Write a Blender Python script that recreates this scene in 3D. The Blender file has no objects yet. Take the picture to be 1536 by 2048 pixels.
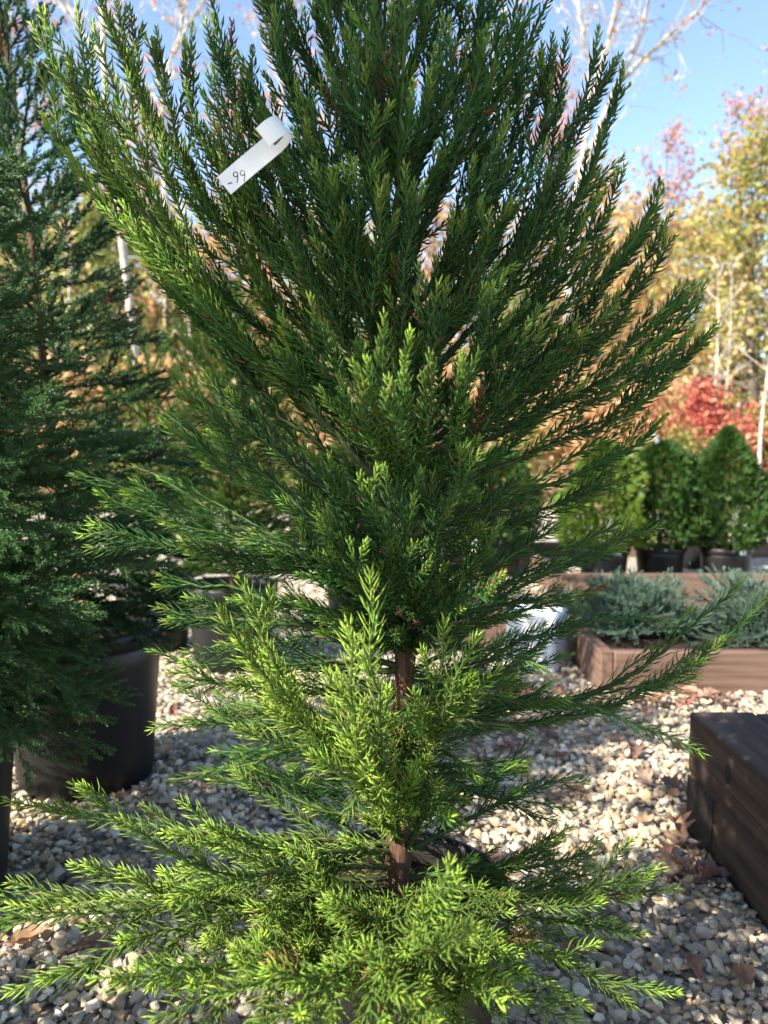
import bpy, math
import numpy as np
from mathutils import Vector, Matrix

rng = np.random.default_rng(7)
scene = bpy.context.scene
COL = scene.collection
R = math.radians

# ------------------------------------------------------------------ camera
F = 2048 * 28.0 / 36.0
PITCH = R(4.45)
CAM = np.array([0.0, 0.0, 0.85])
cam = bpy.data.cameras.new('camera')
cam.sensor_fit = 'VERTICAL'
cam.sensor_height = 36.0
cam.sensor_width = 27.0
cam.lens = 28.0
cam.clip_start = 0.02
cam.clip_end = 1500
cam.dof.use_dof = True
cam.dof.focus_distance = 0.93
cam.dof.aperture_fstop = 6.0
camo = bpy.data.objects.new('camera', cam)
COL.objects.link(camo)
camo.location = CAM.tolist()
camo.rotation_euler = (R(90) - PITCH, 0, 0)
scene.camera = camo

# ------------------------------------------------------------------ world, sun, exposure
SUN_EL = R(37)
SUN_AZ = math.atan2(-0.84, -0.54)        # towards the sun: left of and a little behind the camera
world = bpy.data.worlds.new('World')
scene.world = world
world.use_nodes = True
wn = world.node_tree
wn.nodes.clear()
wo = wn.nodes.new('ShaderNodeOutputWorld')
bg = wn.nodes.new('ShaderNodeBackground')
sky = wn.nodes.new('ShaderNodeTexSky')
sky.sky_type = 'NISHITA'
sky.sun_disc = False
sky.sun_elevation = SUN_EL
sky.sun_rotation = SUN_AZ
sky.altitude = 200
sky.air_density = 1.0
sky.dust_density = 0.6
sky.ozone_density = 1.0
wn.links.new(sky.outputs[0], bg.inputs[0])
bg.inputs[1].default_value = 0.115
wn.links.new(bg.outputs[0], wo.inputs[0])

sl = bpy.data.lights.new('sun', 'SUN')
sl.energy = 5.0
sl.angle = R(0.55)
sl.color = (1.0, 0.93, 0.80)
so = bpy.data.objects.new('sun', sl)
COL.objects.link(so)
sdir = Vector((math.sin(SUN_AZ) * math.cos(SUN_EL), math.cos(SUN_AZ) * math.cos(SUN_EL), math.sin(SUN_EL)))
so.rotation_euler = sdir.to_track_quat('Z', 'Y').to_euler()
so.location = (-6, -4, 8)

scene.view_settings.view_transform = 'Standard'
scene.view_settings.look = 'None'
scene.view_settings.gamma = 1.0
scene.view_settings.exposure = 1.6
scene.render.engine = 'CYCLES'
scene.cycles.max_bounces = 6
scene.cycles.transparent_max_bounces = 6
scene.cycles.use_denoising = True

# ------------------------------------------------------------------ helpers
def px(x, y, Y):
    """world point seen at photo pixel (x, y) (1536x2048) at forward distance Y"""
    u, v = (x - 768) / F, (1024 - y) / F
    c, s = math.cos(PITCH), math.sin(PITCH)
    d = np.array([u, c + v * s, -s + v * c])
    return CAM + d * (Y / d[1])

def unit(v):
    v = np.asarray(v, float)
    return v / (np.linalg.norm(v, axis=-1, keepdims=True) + 1e-12)

class Acc:
    """collects faces of one mesh: every block has faces of one size"""
    def __init__(self):
        self.v, self.f, self.c, self.n = [], [], [], 0
    def add(self, verts, faces, cols):
        verts = np.asarray(verts, np.float32).reshape(-1, 3)
        faces = np.asarray(faces, np.int64)
        cols = np.asarray(cols, np.float32)
        if cols.ndim == 1:
            cols = np.tile(cols, (len(verts), 1))
        self.v.append(verts); self.c.append(cols[:, :3])
        self.f.append(faces + self.n); self.n += len(verts)
    def mesh(self, name, smooth=True, origin=(0, 0, 0)):
        me = bpy.data.meshes.new(name)
        v = np.concatenate(self.v) - np.asarray(origin, np.float32)
        c = np.concatenate(self.c)
        me.vertices.add(len(v)); me.vertices.foreach_set('co', v.astype(np.float32).ravel())
        loops = np.concatenate([f.ravel() for f in self.f])
        tot = np.concatenate([np.full(len(f), f.shape[1]) for f in self.f])
        start = np.concatenate([[0], np.cumsum(tot)[:-1]])
        me.loops.add(len(loops)); me.loops.foreach_set('vertex_index', loops.astype(np.int32))
        me.polygons.add(len(tot))
        me.polygons.foreach_set('loop_start', start.astype(np.int32))
        me.polygons.foreach_set('loop_total', tot.astype(np.int32))
        me.polygons.foreach_set('use_smooth', np.full(len(tot), smooth))
        a = me.attributes.new('Col', 'FLOAT_COLOR', 'POINT')
        a.data.foreach_set('color', np.c_[c, np.ones(len(c))].astype(np.float32).ravel())
        me.update(calc_edges=True)
        return me

def link(name, me, mat=None, parent=None, loc=None, kind=None):
    o = bpy.data.objects.new(name, me)
    COL.objects.link(o)
    if mat is not None and me is not None and not me.materials:
        me.materials.append(mat)
    if parent is not None:
        o.parent = parent
    if loc is not None:
        o.location = [float(q) for q in loc]
    if kind:
        o['kind'] = kind
    return o

def tag(o, label, cat, group=None):
    o['label'] = label
    o['category'] = cat
    if group:
        o['group'] = group
    return o

def thing(name, label, cat, loc=(0, 0, 0), group=None):
    o = link(name, None, loc=loc)
    return tag(o, label, cat, group)

def copy_tree(o, parent=None):
    c = o.copy()
    COL.objects.link(c)
    c.parent = parent
    for ch in list(o.children):
        copy_tree(ch, c)
    return c

def tube(acc, P, r, col, sides=6, cap=False):
    P = np.asarray(P, float); n = len(P)
    r = np.asarray(r, float) * np.ones(n)
    T = unit(np.gradient(P, axis=0))
    ref = np.array([0.31, 0.17, 0.93]) if abs(T[0] @ np.array([0.31, 0.17, 0.93])) < 0.9 else np.array([1.0, 0, 0])
    U = unit(np.cross(T, ref)); V = np.cross(T, U)
    a = np.arange(sides) * 2 * math.pi / sides
    ring = P[:, None, :] + r[:, None, None] * (np.cos(a)[None, :, None] * U[:, None, :] + np.sin(a)[None, :, None] * V[:, None, :])
    i = np.arange(n - 1)[:, None] * sides; j = np.arange(sides)[None, :]; k = (j + 1) % sides
    f = np.stack([i + j, i + k, i + sides + k, i + sides + j], -1).reshape(-1, 4)
    acc.add(ring.reshape(-1, 3), f, col)

def box_mesh(acc, x0, x1, y0, y1, z0, z1, col=(.5, .5, .5), bev=0.004):
    """box with chamfered edges"""
    c = np.array([(x0 + x1) / 2, (y0 + y1) / 2, (z0 + z1) / 2]); h = np.array([x1 - x0, y1 - y0, z1 - z0]) / 2
    vs, idx = [], {}
    for sx in (-1, 1):
        for sy in (-1, 1):
            for sz in (-1, 1):
                s = np.array([sx, sy, sz])
                for ax in range(3):
                    p = s * (h - bev); p[ax] = s[ax] * h[ax]
                    idx[(sx, sy, sz, ax)] = len(vs); vs.append(c + p)
    quads, tris = [], []
    def orient(f):
        p = [np.asarray(vs[q]) for q in f]
        n = np.cross(p[1] - p[0], p[2] - p[0])
        return f if n @ (sum(p) / len(p) - c) > 0 else f[::-1]
    for ax in range(3):
        o = [q for q in range(3) if q != ax]
        for s in (-1, 1):
            f = []
            for (a, b) in ((-1, -1), (1, -1), (1, 1), (-1, 1)):
                k = [0, 0, 0]; k[ax] = s; k[o[0]] = a; k[o[1]] = b
                f.append(idx[tuple(k) + (ax,)])
            quads.append(orient(f))
        for a in (-1, 1):
            for b in (-1, 1):
                k0 = [0, 0, 0]; k0[o[0]] = a; k0[o[1]] = b; k1 = list(k0); k0[ax] = -1; k1[ax] = 1
                quads.append(orient([idx[tuple(k0) + (o[0],)], idx[tuple(k1) + (o[0],)], idx[tuple(k1) + (o[1],)], idx[tuple(k0) + (o[1],)]]))
    for sx in (-1, 1):
        for sy in (-1, 1):
            for sz in (-1, 1):
                tris.append(orient([idx[(sx, sy, sz, q)] for q in range(3)]))
    base = acc.n
    acc.add(vs, quads, col)
    acc.f.append(np.asarray(tris) + base)

def lathe(acc, prof, col, sides=48):
    prof = np.asarray(prof, float)
    a = np.arange(sides) * 2 * math.pi / sides
    v = np.stack([prof[:, 0][:, None] * np.cos(a), prof[:, 0][:, None] * np.sin(a), np.repeat(prof[:, 1][:, None], sides, 1)], -1)
    n = len(prof)
    i = np.arange(n - 1)[:, None] * sides; j = np.arange(sides)[None, :]; k = (j + 1) % sides
    f = np.stack([i + j, i + k, i + sides + k, i + sides + j], -1).reshape(-1, 4)
    acc.add(v.reshape(-1, 3), f, col)

# ------------------------------------------------------------------ materials
def new_mat(name):
    m = bpy.data.materials.new(name)
    m.use_nodes = True
    nt = m.node_tree
    return m, nt, nt.nodes['Principled BSDF'], nt.nodes['Material Output']

def foliage_mat(name, rough=0.42, spec=0.45, trans=0.25, vary=0.25):
    m, nt, b, out = new_mat(name)
    at = nt.nodes.new('ShaderNodeAttribute'); at.attribute_name = 'Col'
    b.inputs['Roughness'].default_value = rough
    b.inputs['Specular IOR Level'].default_value = spec
    nt.links.new(at.outputs['Color'], b.inputs['Base Color'])
    if trans:
        tr = nt.nodes.new('ShaderNodeBsdfTranslucent')
        hs = nt.nodes.new('ShaderNodeHueSaturation'); hs.inputs['Value'].default_value = 1.5; hs.inputs['Saturation'].default_value = 1.1
        nt.links.new(at.outputs['Color'], hs.inputs['Color'])
        nt.links.new(hs.outputs[0], tr.inputs[0])
        mx = nt.nodes.new('ShaderNodeMixShader'); mx.inputs[0].default_value = trans
        nt.links.new(b.outputs[0], mx.inputs[1]); nt.links.new(tr.outputs[0], mx.inputs[2])
        nt.links.new(mx.outputs[0], out.inputs[0])
    return m

def noise_mat(name, c0, c1, scale=(1, 1, 1), nscale=8, rough=0.8, bump=0.3, bscale=40, spec=0.3, attr=False, c2=None, dist=0.01):
    m, nt, b, out = new_mat(name)
    tc = nt.nodes.new('ShaderNodeTexCoord')
    mp = nt.nodes.new('ShaderNodeMapping'); mp.inputs['Scale'].default_value = scale
    nt.links.new(tc.outputs['Object'], mp.inputs[0])
    n1 = nt.nodes.new('ShaderNodeTexNoise'); n1.inputs['Scale'].default_value = nscale; n1.inputs['Detail'].default_value = 8; n1.inputs['Roughness'].default_value = 0.65
    nt.links.new(mp.outputs[0], n1.inputs['Vector'])
    cr = nt.nodes.new('ShaderNodeValToRGB')
    cr.color_ramp.elements[0].position = 0.32; cr.color_ramp.elements[0].color = (*c0, 1)
    cr.color_ramp.elements[1].position = 0.68; cr.color_ramp.elements[1].color = (*c1, 1)
    if c2:
        e = cr.color_ramp.elements.new(0.8); e.color = (*c2, 1)
    nt.links.new(n1.outputs['Fac'], cr.inputs[0])
    col = cr.outputs[0]
    if attr:
        at = nt.nodes.new('ShaderNodeAttribute'); at.attribute_name = 'Col'
        mx = nt.nodes.new('ShaderNodeMix'); mx.data_type = 'RGBA'; mx.blend_type = 'MULTIPLY'; mx.inputs['Factor'].default_value = 1
        nt.links.new(col, mx.inputs['A']); nt.links.new(at.outputs['Color'], mx.inputs['B'])
        col = mx.outputs['Result']
    nt.links.new(col, b.inputs['Base Color'])
    b.inputs['Roughness'].default_value = rough
    b.inputs['Specular IOR Level'].default_value = spec
    if bump:
        n2 = nt.nodes.new('ShaderNodeTexNoise'); n2.inputs['Scale'].default_value = bscale; n2.inputs['Detail'].default_value = 6
        nt.links.new(mp.outputs[0], n2.inputs['Vector'])
        bp = nt.nodes.new('ShaderNodeBump'); bp.inputs['Strength'].default_value = bump; bp.inputs['Distance'].default_value = dist
        nt.links.new(n2.outputs['Fac'], bp.inputs['Height'])
        nt.links.new(bp.outputs[0], b.inputs['Normal'])
    return m

M = {}
M['needle'] = foliage_mat('needle_leaf', rough=0.5, spec=0.28, trans=0.24)
M['far_leaf'] = foliage_mat('autumn_leaf', rough=0.6, spec=0.25, trans=0.4)
M['dry_leaf'] = foliage_mat('dry_leaf_brown', rough=0.6, spec=0.3, trans=0.15)
M['bark'] = noise_mat('cedar_bark', (0.03, 0.017, 0.011), (0.15, 0.075, 0.045), scale=(1, 1, 0.12), nscale=160, rough=0.9, bump=0.9, bscale=190, dist=0.004)
M['twig'] = noise_mat('twig_bark', (0.8, 0.8, 0.8), (1.2, 1.2, 1.2), nscale=90, rough=0.7, bump=0, attr=True)
M['pale_bark'] = noise_mat('pale_bark', (0.20, 0.165, 0.14), (0.66, 0.60, 0.52), scale=(1, 1, 0.7), nscale=7, rough=0.8, bump=0.3, bscale=12, c2=(0.8, 0.76, 0.68))
M['grey_bark'] = noise_mat('grey_bark', (0.05, 0.04, 0.032), (0.14, 0.11, 0.09), scale=(1, 1, 0.3), nscale=9, rough=0.9, bump=0.5, bscale=14)
M['stone'] = noise_mat('gravel_stone', (0.72, 0.70, 0.68), (1.15, 1.12, 1.08), nscale=55, rough=0.85, bump=0.5, bscale=120, attr=True, dist=0.006)
M['white_plastic'] = noise_mat('white_plastic', (0.70, 0.71, 0.72), (0.80, 0.80, 0.80), nscale=14, rough=0.45, bump=0.02, spec=0.4)
M['ink'] = noise_mat('ink', (0.012, 0.012, 0.014), (0.02, 0.02, 0.02), rough=0.6, bump=0)
M['soil'] = noise_mat('potting_soil', (0.012, 0.008, 0.006), (0.05, 0.031, 0.02), nscale=60, rough=0.95, bump=1.0, bscale=80, dist=0.02)
M['label_white'] = noise_mat('label_white', (0.60, 0.61, 0.63), (0.70, 0.71, 0.72), nscale=9, rough=0.5, bump=0)

def pot_mat():
    m, nt, b, out = new_mat('black_pot_plastic')
    tc = nt.nodes.new('ShaderNodeTexCoord')
    mp = nt.nodes.new('ShaderNodeMapping'); mp.inputs['Scale'].default_value = (1, 1, 0.25)
    nt.links.new(tc.outputs['Object'], mp.inputs[0])
    n1 = nt.nodes.new('ShaderNodeTexNoise'); n1.inputs['Scale'].default_value = 13; n1.inputs['Detail'].default_value = 9; n1.inputs['Roughness'].default_value = 0.72
    nt.links.new(mp.outputs[0], n1.inputs['Vector'])
    cr = nt.nodes.new('ShaderNodeValToRGB')
    cr.color_ramp.elements[0].position = 0.42; cr.color_ramp.elements[0].color = (0.007, 0.007, 0.008, 1)
    cr.color_ramp.elements[1].position = 0.75; cr.color_ramp.elements[1].color = (0.022, 0.018, 0.015, 1)
    nt.links.new(n1.outputs['Fac'], cr.inputs[0])
    n2 = nt.nodes.new('ShaderNodeTexNoise'); n2.inputs['Scale'].default_value = 17; n2.inputs['Detail'].default_value = 3
    nt.links.new(tc.outputs['Object'], n2.inputs['Vector'])
    c2 = nt.nodes.new('ShaderNodeValToRGB')
    c2.color_ramp.elements[0].position = 0.715; c2.color_ramp.elements[0].color = (0, 0, 0, 1)
    c2.color_ramp.elements[1].position = 0.745; c2.color_ramp.elements[1].color = (1, 1, 1, 1)
    nt.links.new(n2.outputs['Fac'], c2.inputs[0])
    mx = nt.nodes.new('ShaderNodeMix'); mx.data_type = 'RGBA'
    nt.links.new(c2.outputs[0], mx.inputs['Factor'])
    nt.links.new(cr.outputs[0], mx.inputs['A']); mx.inputs['B'].default_value = (0.33, 0.35, 0.37, 1)
    nt.links.new(mx.outputs['Result'], b.inputs['Base Color'])
    b.inputs['Roughness'].default_value = 0.42
    b.inputs['Specular IOR Level'].default_value = 0.4
    bp = nt.nodes.new('ShaderNodeBump'); bp.inputs['Strength'].default_value = 0.12; bp.inputs['Distance'].default_value = 0.01
    nt.links.new(n1.outputs['Fac'], bp.inputs['Height']); nt.links.new(bp.outputs[0], b.inputs['Normal'])
    return m
M['pot'] = pot_mat()

def wood_mat(name, c0, c1, axis, rough=0.75):
    sc = [1, 1, 1]; sc[axis] = 0.06
    m = noise_mat(name, c0, c1, scale=tuple(sc), nscale=38, rough=rough, bump=0.35, bscale=75, spec=0.25, dist=0.004)
    return m
WB0, WB1 = (0.075, 0.045, 0.033), (0.20, 0.125, 0.092)
M['wood_x'] = wood_mat('stained_wood_across', WB0, WB1, 0)
M['wood_y'] = wood_mat('stained_wood_deep', WB0, WB1, 1)
DB0, DB1 = (0.022, 0.014, 0.011), (0.095, 0.063, 0.046)
M['dark_x'] = wood_mat('dark_wood_across', DB0, DB1, 0)
M['dark_y'] = wood_mat('dark_wood_deep', DB0, DB1, 1)
M['end_grain'] = noise_mat('end_grain', (0.012, 0.01, 0.009), (0.035, 0.027, 0.022), nscale=60, rough=0.85, bump=0.4, bscale=120, dist=0.004)
M['end_brown'] = noise_mat('end_grain_brown', (0.06, 0.036, 0.026), (0.16, 0.095, 0.068), nscale=70, rough=0.85, bump=0.4, bscale=120, dist=0.004)

def gravel_ground_mat():
    m, nt, b, out = new_mat('gravel_ground')
    tc = nt.nodes.new('ShaderNodeTexCoord')
    vo = nt.nodes.new('ShaderNodeTexVoronoi'); vo.inputs['Scale'].default_value = 58
    nt.links.new(tc.outputs['Object'], vo.inputs['Vector'])
    cr = nt.nodes.new('ShaderNodeValToRGB')
    els = [(0.0, (0.20, 0.17, 0.13)), (0.25, (0.42, 0.36, 0.27)), (0.5, (0.30, 0.28, 0.25)), (0.75, (0.55, 0.47, 0.34)), (1.0, (0.36, 0.29, 0.2))]
    cr.color_ramp.elements[0].color = (*els[0][1], 1); cr.color_ramp.elements[1].color = (*els[-1][1], 1)
    for p, c in els[1:-1]:
        e = cr.color_ramp.elements.new(p); e.color = (*c, 1)
    sp = nt.nodes.new('ShaderNodeSeparateColor')
    nt.links.new(vo.outputs['Color'], sp.inputs[0]); nt.links.new(sp.outputs[0], cr.inputs[0])
    nt.links.new(cr.outputs[0], b.inputs['Base Color'])
    b.inputs['Roughness'].default_value = 0.9
    bp = nt.nodes.new('ShaderNodeBump'); bp.inputs['Strength'].default_value = 1.0; bp.inputs['Distance'].default_value = 0.02; bp.invert = True
    nt.links.new(vo.outputs['Distance'], bp.inputs['Height']); nt.links.new(bp.outputs[0], b.inputs['Normal'])
    return m
M['gravel'] = gravel_ground_mat()
M['woods_floor'] = noise_mat('woods_floor', (0.10, 0.075, 0.035), (0.26, 0.20, 0.09), nscale=2.2, rough=0.95, bump=0.6, bscale=5, c2=(0.16, 0.19, 0.06), dist=0.1)

# ------------------------------------------------------------------ ground, gravel
def terrain_z(x, y):
    t = np.clip((y - 11.0) / 30.0, 0, None)
    return np.where(y < 11, 0.0, 1.6 * t ** 1.2 + 0.12 * np.sin(x * 0.5) * np.clip(t * 3, 0, 1))

acc = Acc()
GX, GY0, GY1 = 40, -8, 11
acc.add([(-GX, GY0, 0), (GX, GY0, 0), (GX, GY1, 0), (-GX, GY1, 0)], [(0, 1, 2, 3)], (.5, .5, .5))
ground = link('gravel_ground', acc.mesh('gravel_ground'), M['gravel'], kind='structure')
acc = Acc()
xs = np.linspace(-400, 400, 81); ys = np.concatenate([np.linspace(11, 60, 36), np.linspace(70, 600, 18)])
XX, YY = np.meshgrid(xs, ys)
ZZ = terrain_z(XX, np.minimum(YY, 70))
nv = len(xs)
f = [(j * nv + i, j * nv + i + 1, (j + 1) * nv + i + 1, (j + 1) * nv + i) for j in range(len(ys) - 1) for i in range(nv - 1)]
acc.add(np.stack([XX, YY, ZZ], -1).reshape(-1, 3), f, (.5, .5, .5))
link('woodland_floor', acc.mesh('woodland_floor'), M['woods_floor'], kind='structure')

PAL = np.array([(0.62, 0.56, 0.45), (0.52, 0.43, 0.30), (0.40, 0.37, 0.33), (0.30, 0.285, 0.27), (0.66, 0.63, 0.57),
                (0.47, 0.36, 0.23), (0.36, 0.30, 0.24), (0.56, 0.50, 0.40), (0.22, 0.21, 0.205), (0.70, 0.66, 0.58)]) * np.array([1.04, 0.97, 0.86])

def ico(level):
    t = (1 + 5 ** .5) / 2
    v = unit(np.array([(-1, t, 0), (1, t, 0), (-1, -t, 0), (1, -t, 0), (0, -1, t), (0, 1, t), (0, -1, -t), (0, 1, -t), (t, 0, -1), (t, 0, 1), (-t, 0, -1), (-t, 0, 1)]))
    f = np.array([(0, 11, 5), (0, 5, 1), (0, 1, 7), (0, 7, 10), (0, 10, 11), (1, 5, 9), (5, 11, 4), (11, 10, 2), (10, 7, 6), (7, 1, 8), (3, 9, 4), (3, 4, 2), (3, 2, 6), (3, 6, 8), (3, 8, 9), (4, 9, 5), (2, 4, 11), (6, 2, 10), (8, 6, 7), (9, 8, 1)])
    v = [tuple(q) for q in v]
    for _ in range(level):
        cache = {}; nf = []
        def mid(a, b):
            k = (min(a, b), max(a, b))
            if k not in cache:
                p = unit((np.array(v[a]) + np.array(v[b])) / 2); cache[k] = len(v); v.append(tuple(p))
            return cache[k]
        for a, b, c in f:
            ab, bc, ca = mid(a, b), mid(b, c), mid(c, a)
            nf += [(a, ab, ca), (b, bc, ab), (c, ca, bc), (ab, bc, ca)]
        f = np.array(nf)
    return np.array(v), f

def stone_shape(level):
    """crushed stone: a ball cut by random planes"""
    v, f = ico(level)
    v = v.copy()
    for _ in range(8):
        n = unit(rng.normal(size=3)); d = rng.uniform(0.32, 0.75)
        h = v @ n
        v -= np.clip(h - d, 0, None)[:, None] * n
    v *= np.array([1.0, rng.uniform(0.62, 0.95), rng.uniform(0.45, 0.72)])
    return v, f

SH0 = [stone_shape(0) for _ in range(40)]
SH1 = [stone_shape(1) for _ in range(30)]

def rot_z_tilt(n, tilt):
    a = rng.uniform(0, 2 * math.pi, n); b = rng.normal(0, tilt, n); c = rng.normal(0, tilt, n)
    ca, sa, cb, sb, cc, sc_ = np.cos(a), np.sin(a), np.cos(b), np.sin(b), np.cos(c), np.sin(c)
    Rz = np.zeros((n, 3, 3)); Rz[:, 0, 0] = ca; Rz[:, 0, 1] = -sa; Rz[:, 1, 0] = sa; Rz[:, 1, 1] = ca; Rz[:, 2, 2] = 1
    Rx = np.zeros((n, 3, 3)); Rx[:, 0, 0] = 1; Rx[:, 1, 1] = cb; Rx[:, 1, 2] = -sb; Rx[:, 2, 1] = sb; Rx[:, 2, 2] = cb
    Ry = np.zeros((n, 3, 3)); Ry[:, 1, 1] = 1; Ry[:, 0, 0] = cc; Ry[:, 0, 2] = sc_; Ry[:, 2, 0] = -sc_; Ry[:, 2, 2] = cc
    return Rz @ Rx @ Ry

# footprints that the stones keep clear of: x0, x1, y0, y1
BOX_X, BOX_Y = 0.675, 1.72
BED1 = (0.755, 2.4, 2.72, 3.75)
BED2 = (0.99, 4.4, 4.40, 6.0)
BED3 = (0.12, 0.485, 3.35, 4.6)
KEEP = [(BOX_X, 1.9, 0.2, BOX_Y), BED1, BED2, BED3]
POTS = [(0.013, 1.0, 0.115), (-0.775, 2.02, 0.17), (-0.885, 1.42, 0.17), (-0.60, 3.1, 0.15), (-0.98, 3.35, 0.14), (-0.12, 3.75, 0.14)]

def free(P, m=0.008):
    ok = np.ones(len(P), bool)
    for x0, x1, y0, y1 in KEEP:
        ok &= ~((P[:, 0] > x0 - m) & (P[:, 0] < x1 + m) & (P[:, 1] > y0 - m) & (P[:, 1] < y1 + m))
    for x, y, r in POTS:
        ok &= np.hypot(P[:, 0] - x, P[:, 1] - y) > r + m
    return ok

def scatter(y0, y1, dens, r0, r1):
    w = 0.56 * y1 + 0.55
    n = int(dens * 2 * w * (y1 - y0))
    P = np.c_[rng.uniform(-w, w, n), rng.uniform(y0, y1, n)]
    k = (np.abs(P[:, 0]) < 0.56 * P[:, 1] + 0.55) & free(P)
    P = P[k]
    s = r0 * (r1 / r0) ** (rng.random(len(P)) ** 1.7)
    return P, s

acc = Acc()
singles = []
for (y0, y1, dens, r0, r1, lift, lev) in ((0.9, 2.2, 2500, 0.013, 0.019, 0.0, 0), (0.9, 2.3, 2700, 0.0085, 0.020, 0.85, 0), (2.3, 3.5, 1500, 0.011, 0.021, 0.5, 0), (3.6, 5.0, 420, 0.013, 0.024, 0.4, 0)):
    P, s = scatter(y0, y1, dens, r0, r1)
    Rm = rot_z_tilt(len(P), 0.35)
    ci = rng.integers(0, len(PAL), len(P)); br = rng.uniform(0.75, 1.12, len(P))
    z = s * 0.30 + lift * 0.011 + rng.uniform(0, 0.004, len(P))
    if lift == 0.85:      # the upper layer: its stones that show largest become objects of their own
        ang = s / np.hypot(P[:, 1], 0.85)
        inview = (np.abs(P[:, 0]) < 0.46 * (P[:, 1] * 1.0 + 0.1)) & (P[:, 1] > 1.17) & ((P[:, 0] > 0.18) | (P[:, 0] < -0.22))
        order = np.argsort(-(ang * inview))[:300]
        sel = np.zeros(len(P), bool); sel[order] = True
        for q in order:
            singles.append((P[q, 0], P[q, 1], z[q], s[q]))
        P, s, Rm, ci, br, z = P[~sel], s[~sel], Rm[~sel], ci[~sel], br[~sel], z[~sel]
    si = rng.integers(0, len(SH0), len(P))
    for k, (sv, sf) in enumerate(SH0):
        m = np.where(si == k)[0]
        if not len(m):
            continue
        V = np.einsum('nij,vj->nvi', Rm[m], sv) * s[m][:, None, None]
        V[:, :, 0] += P[m, 0][:, None]; V[:, :, 1] += P[m, 1][:, None]; V[:, :, 2] += z[m][:, None]
        Fm = sf[None] + (np.arange(len(m)) * len(sv))[:, None, None]
        C = np.repeat((PAL[ci[m]] * br[m][:, None])[:, None, :], len(sv), 1)
        acc.add(V.reshape(-1, 3), Fm.reshape(-1, 3), C.reshape(-1, 3))
link('gravel', acc.mesh('gravel', smooth=False), M['stone'], parent=ground, kind='stuff')
smesh = []
for k, (sv, sf) in enumerate(SH1):
    a = Acc(); a.add(sv, sf, PAL[k % len(PAL)] * rng.uniform(0.85, 1.1)); me = a.mesh('stone', smooth=False); me.materials.append(M['stone']); smesh.append(me)
for (x, y, z, s) in singles:
    o = link('stone', smesh[rng.integers(len(smesh))], parent=ground, loc=(x, y, z))
    o.scale = (s, s, s); o.rotation_euler = (rng.normal(0, .3), rng.normal(0, .3), rng.uniform(0, 6.28))

# ------------------------------------------------------------------ conifer foliage
UP = np.array([0, 0, 1.0])

def bez(p0, p1, p2, p3, n):
    t = np.linspace(0, 1, n)[:, None]
    return (1 - t) ** 3 * p0 + 3 * (1 - t) ** 2 * t * p1 + 3 * (1 - t) * t ** 2 * p2 + t ** 3 * p3

class Style:
    def __init__(s, **k):
        s.L = 0.023; s.dens = 400; s.w = 0.0011; s.mid = 0.85; s.a0 = 0.64; s.a1 = 0.34; s.inner = 0.55; s.phm = 0.15; s.kink = 0.0025; s.tipz = 0.045; s.flat = False
        s.old = np.array([0.031, 0.092, 0.018]); s.new = np.array([0.27, 0.40, 0.05]); s.brown = 0.008
        s.newlen = 0.030; s.sp1 = 0.034; s.sp2 = 0.046; s.lat = 0.52; s.latmax = 0.27; s.ang = 0.62; s.lift = 0.5
        s.stem = np.array([0.06, 0.11, 0.025]); s.wood = np.array([0.05, 0.05, 0.022]); s.sides = 4
        s.maxlev = 2; s.tipfrac = 0.5; s.minlat = 0.038
        s.__dict__.update(k)

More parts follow.
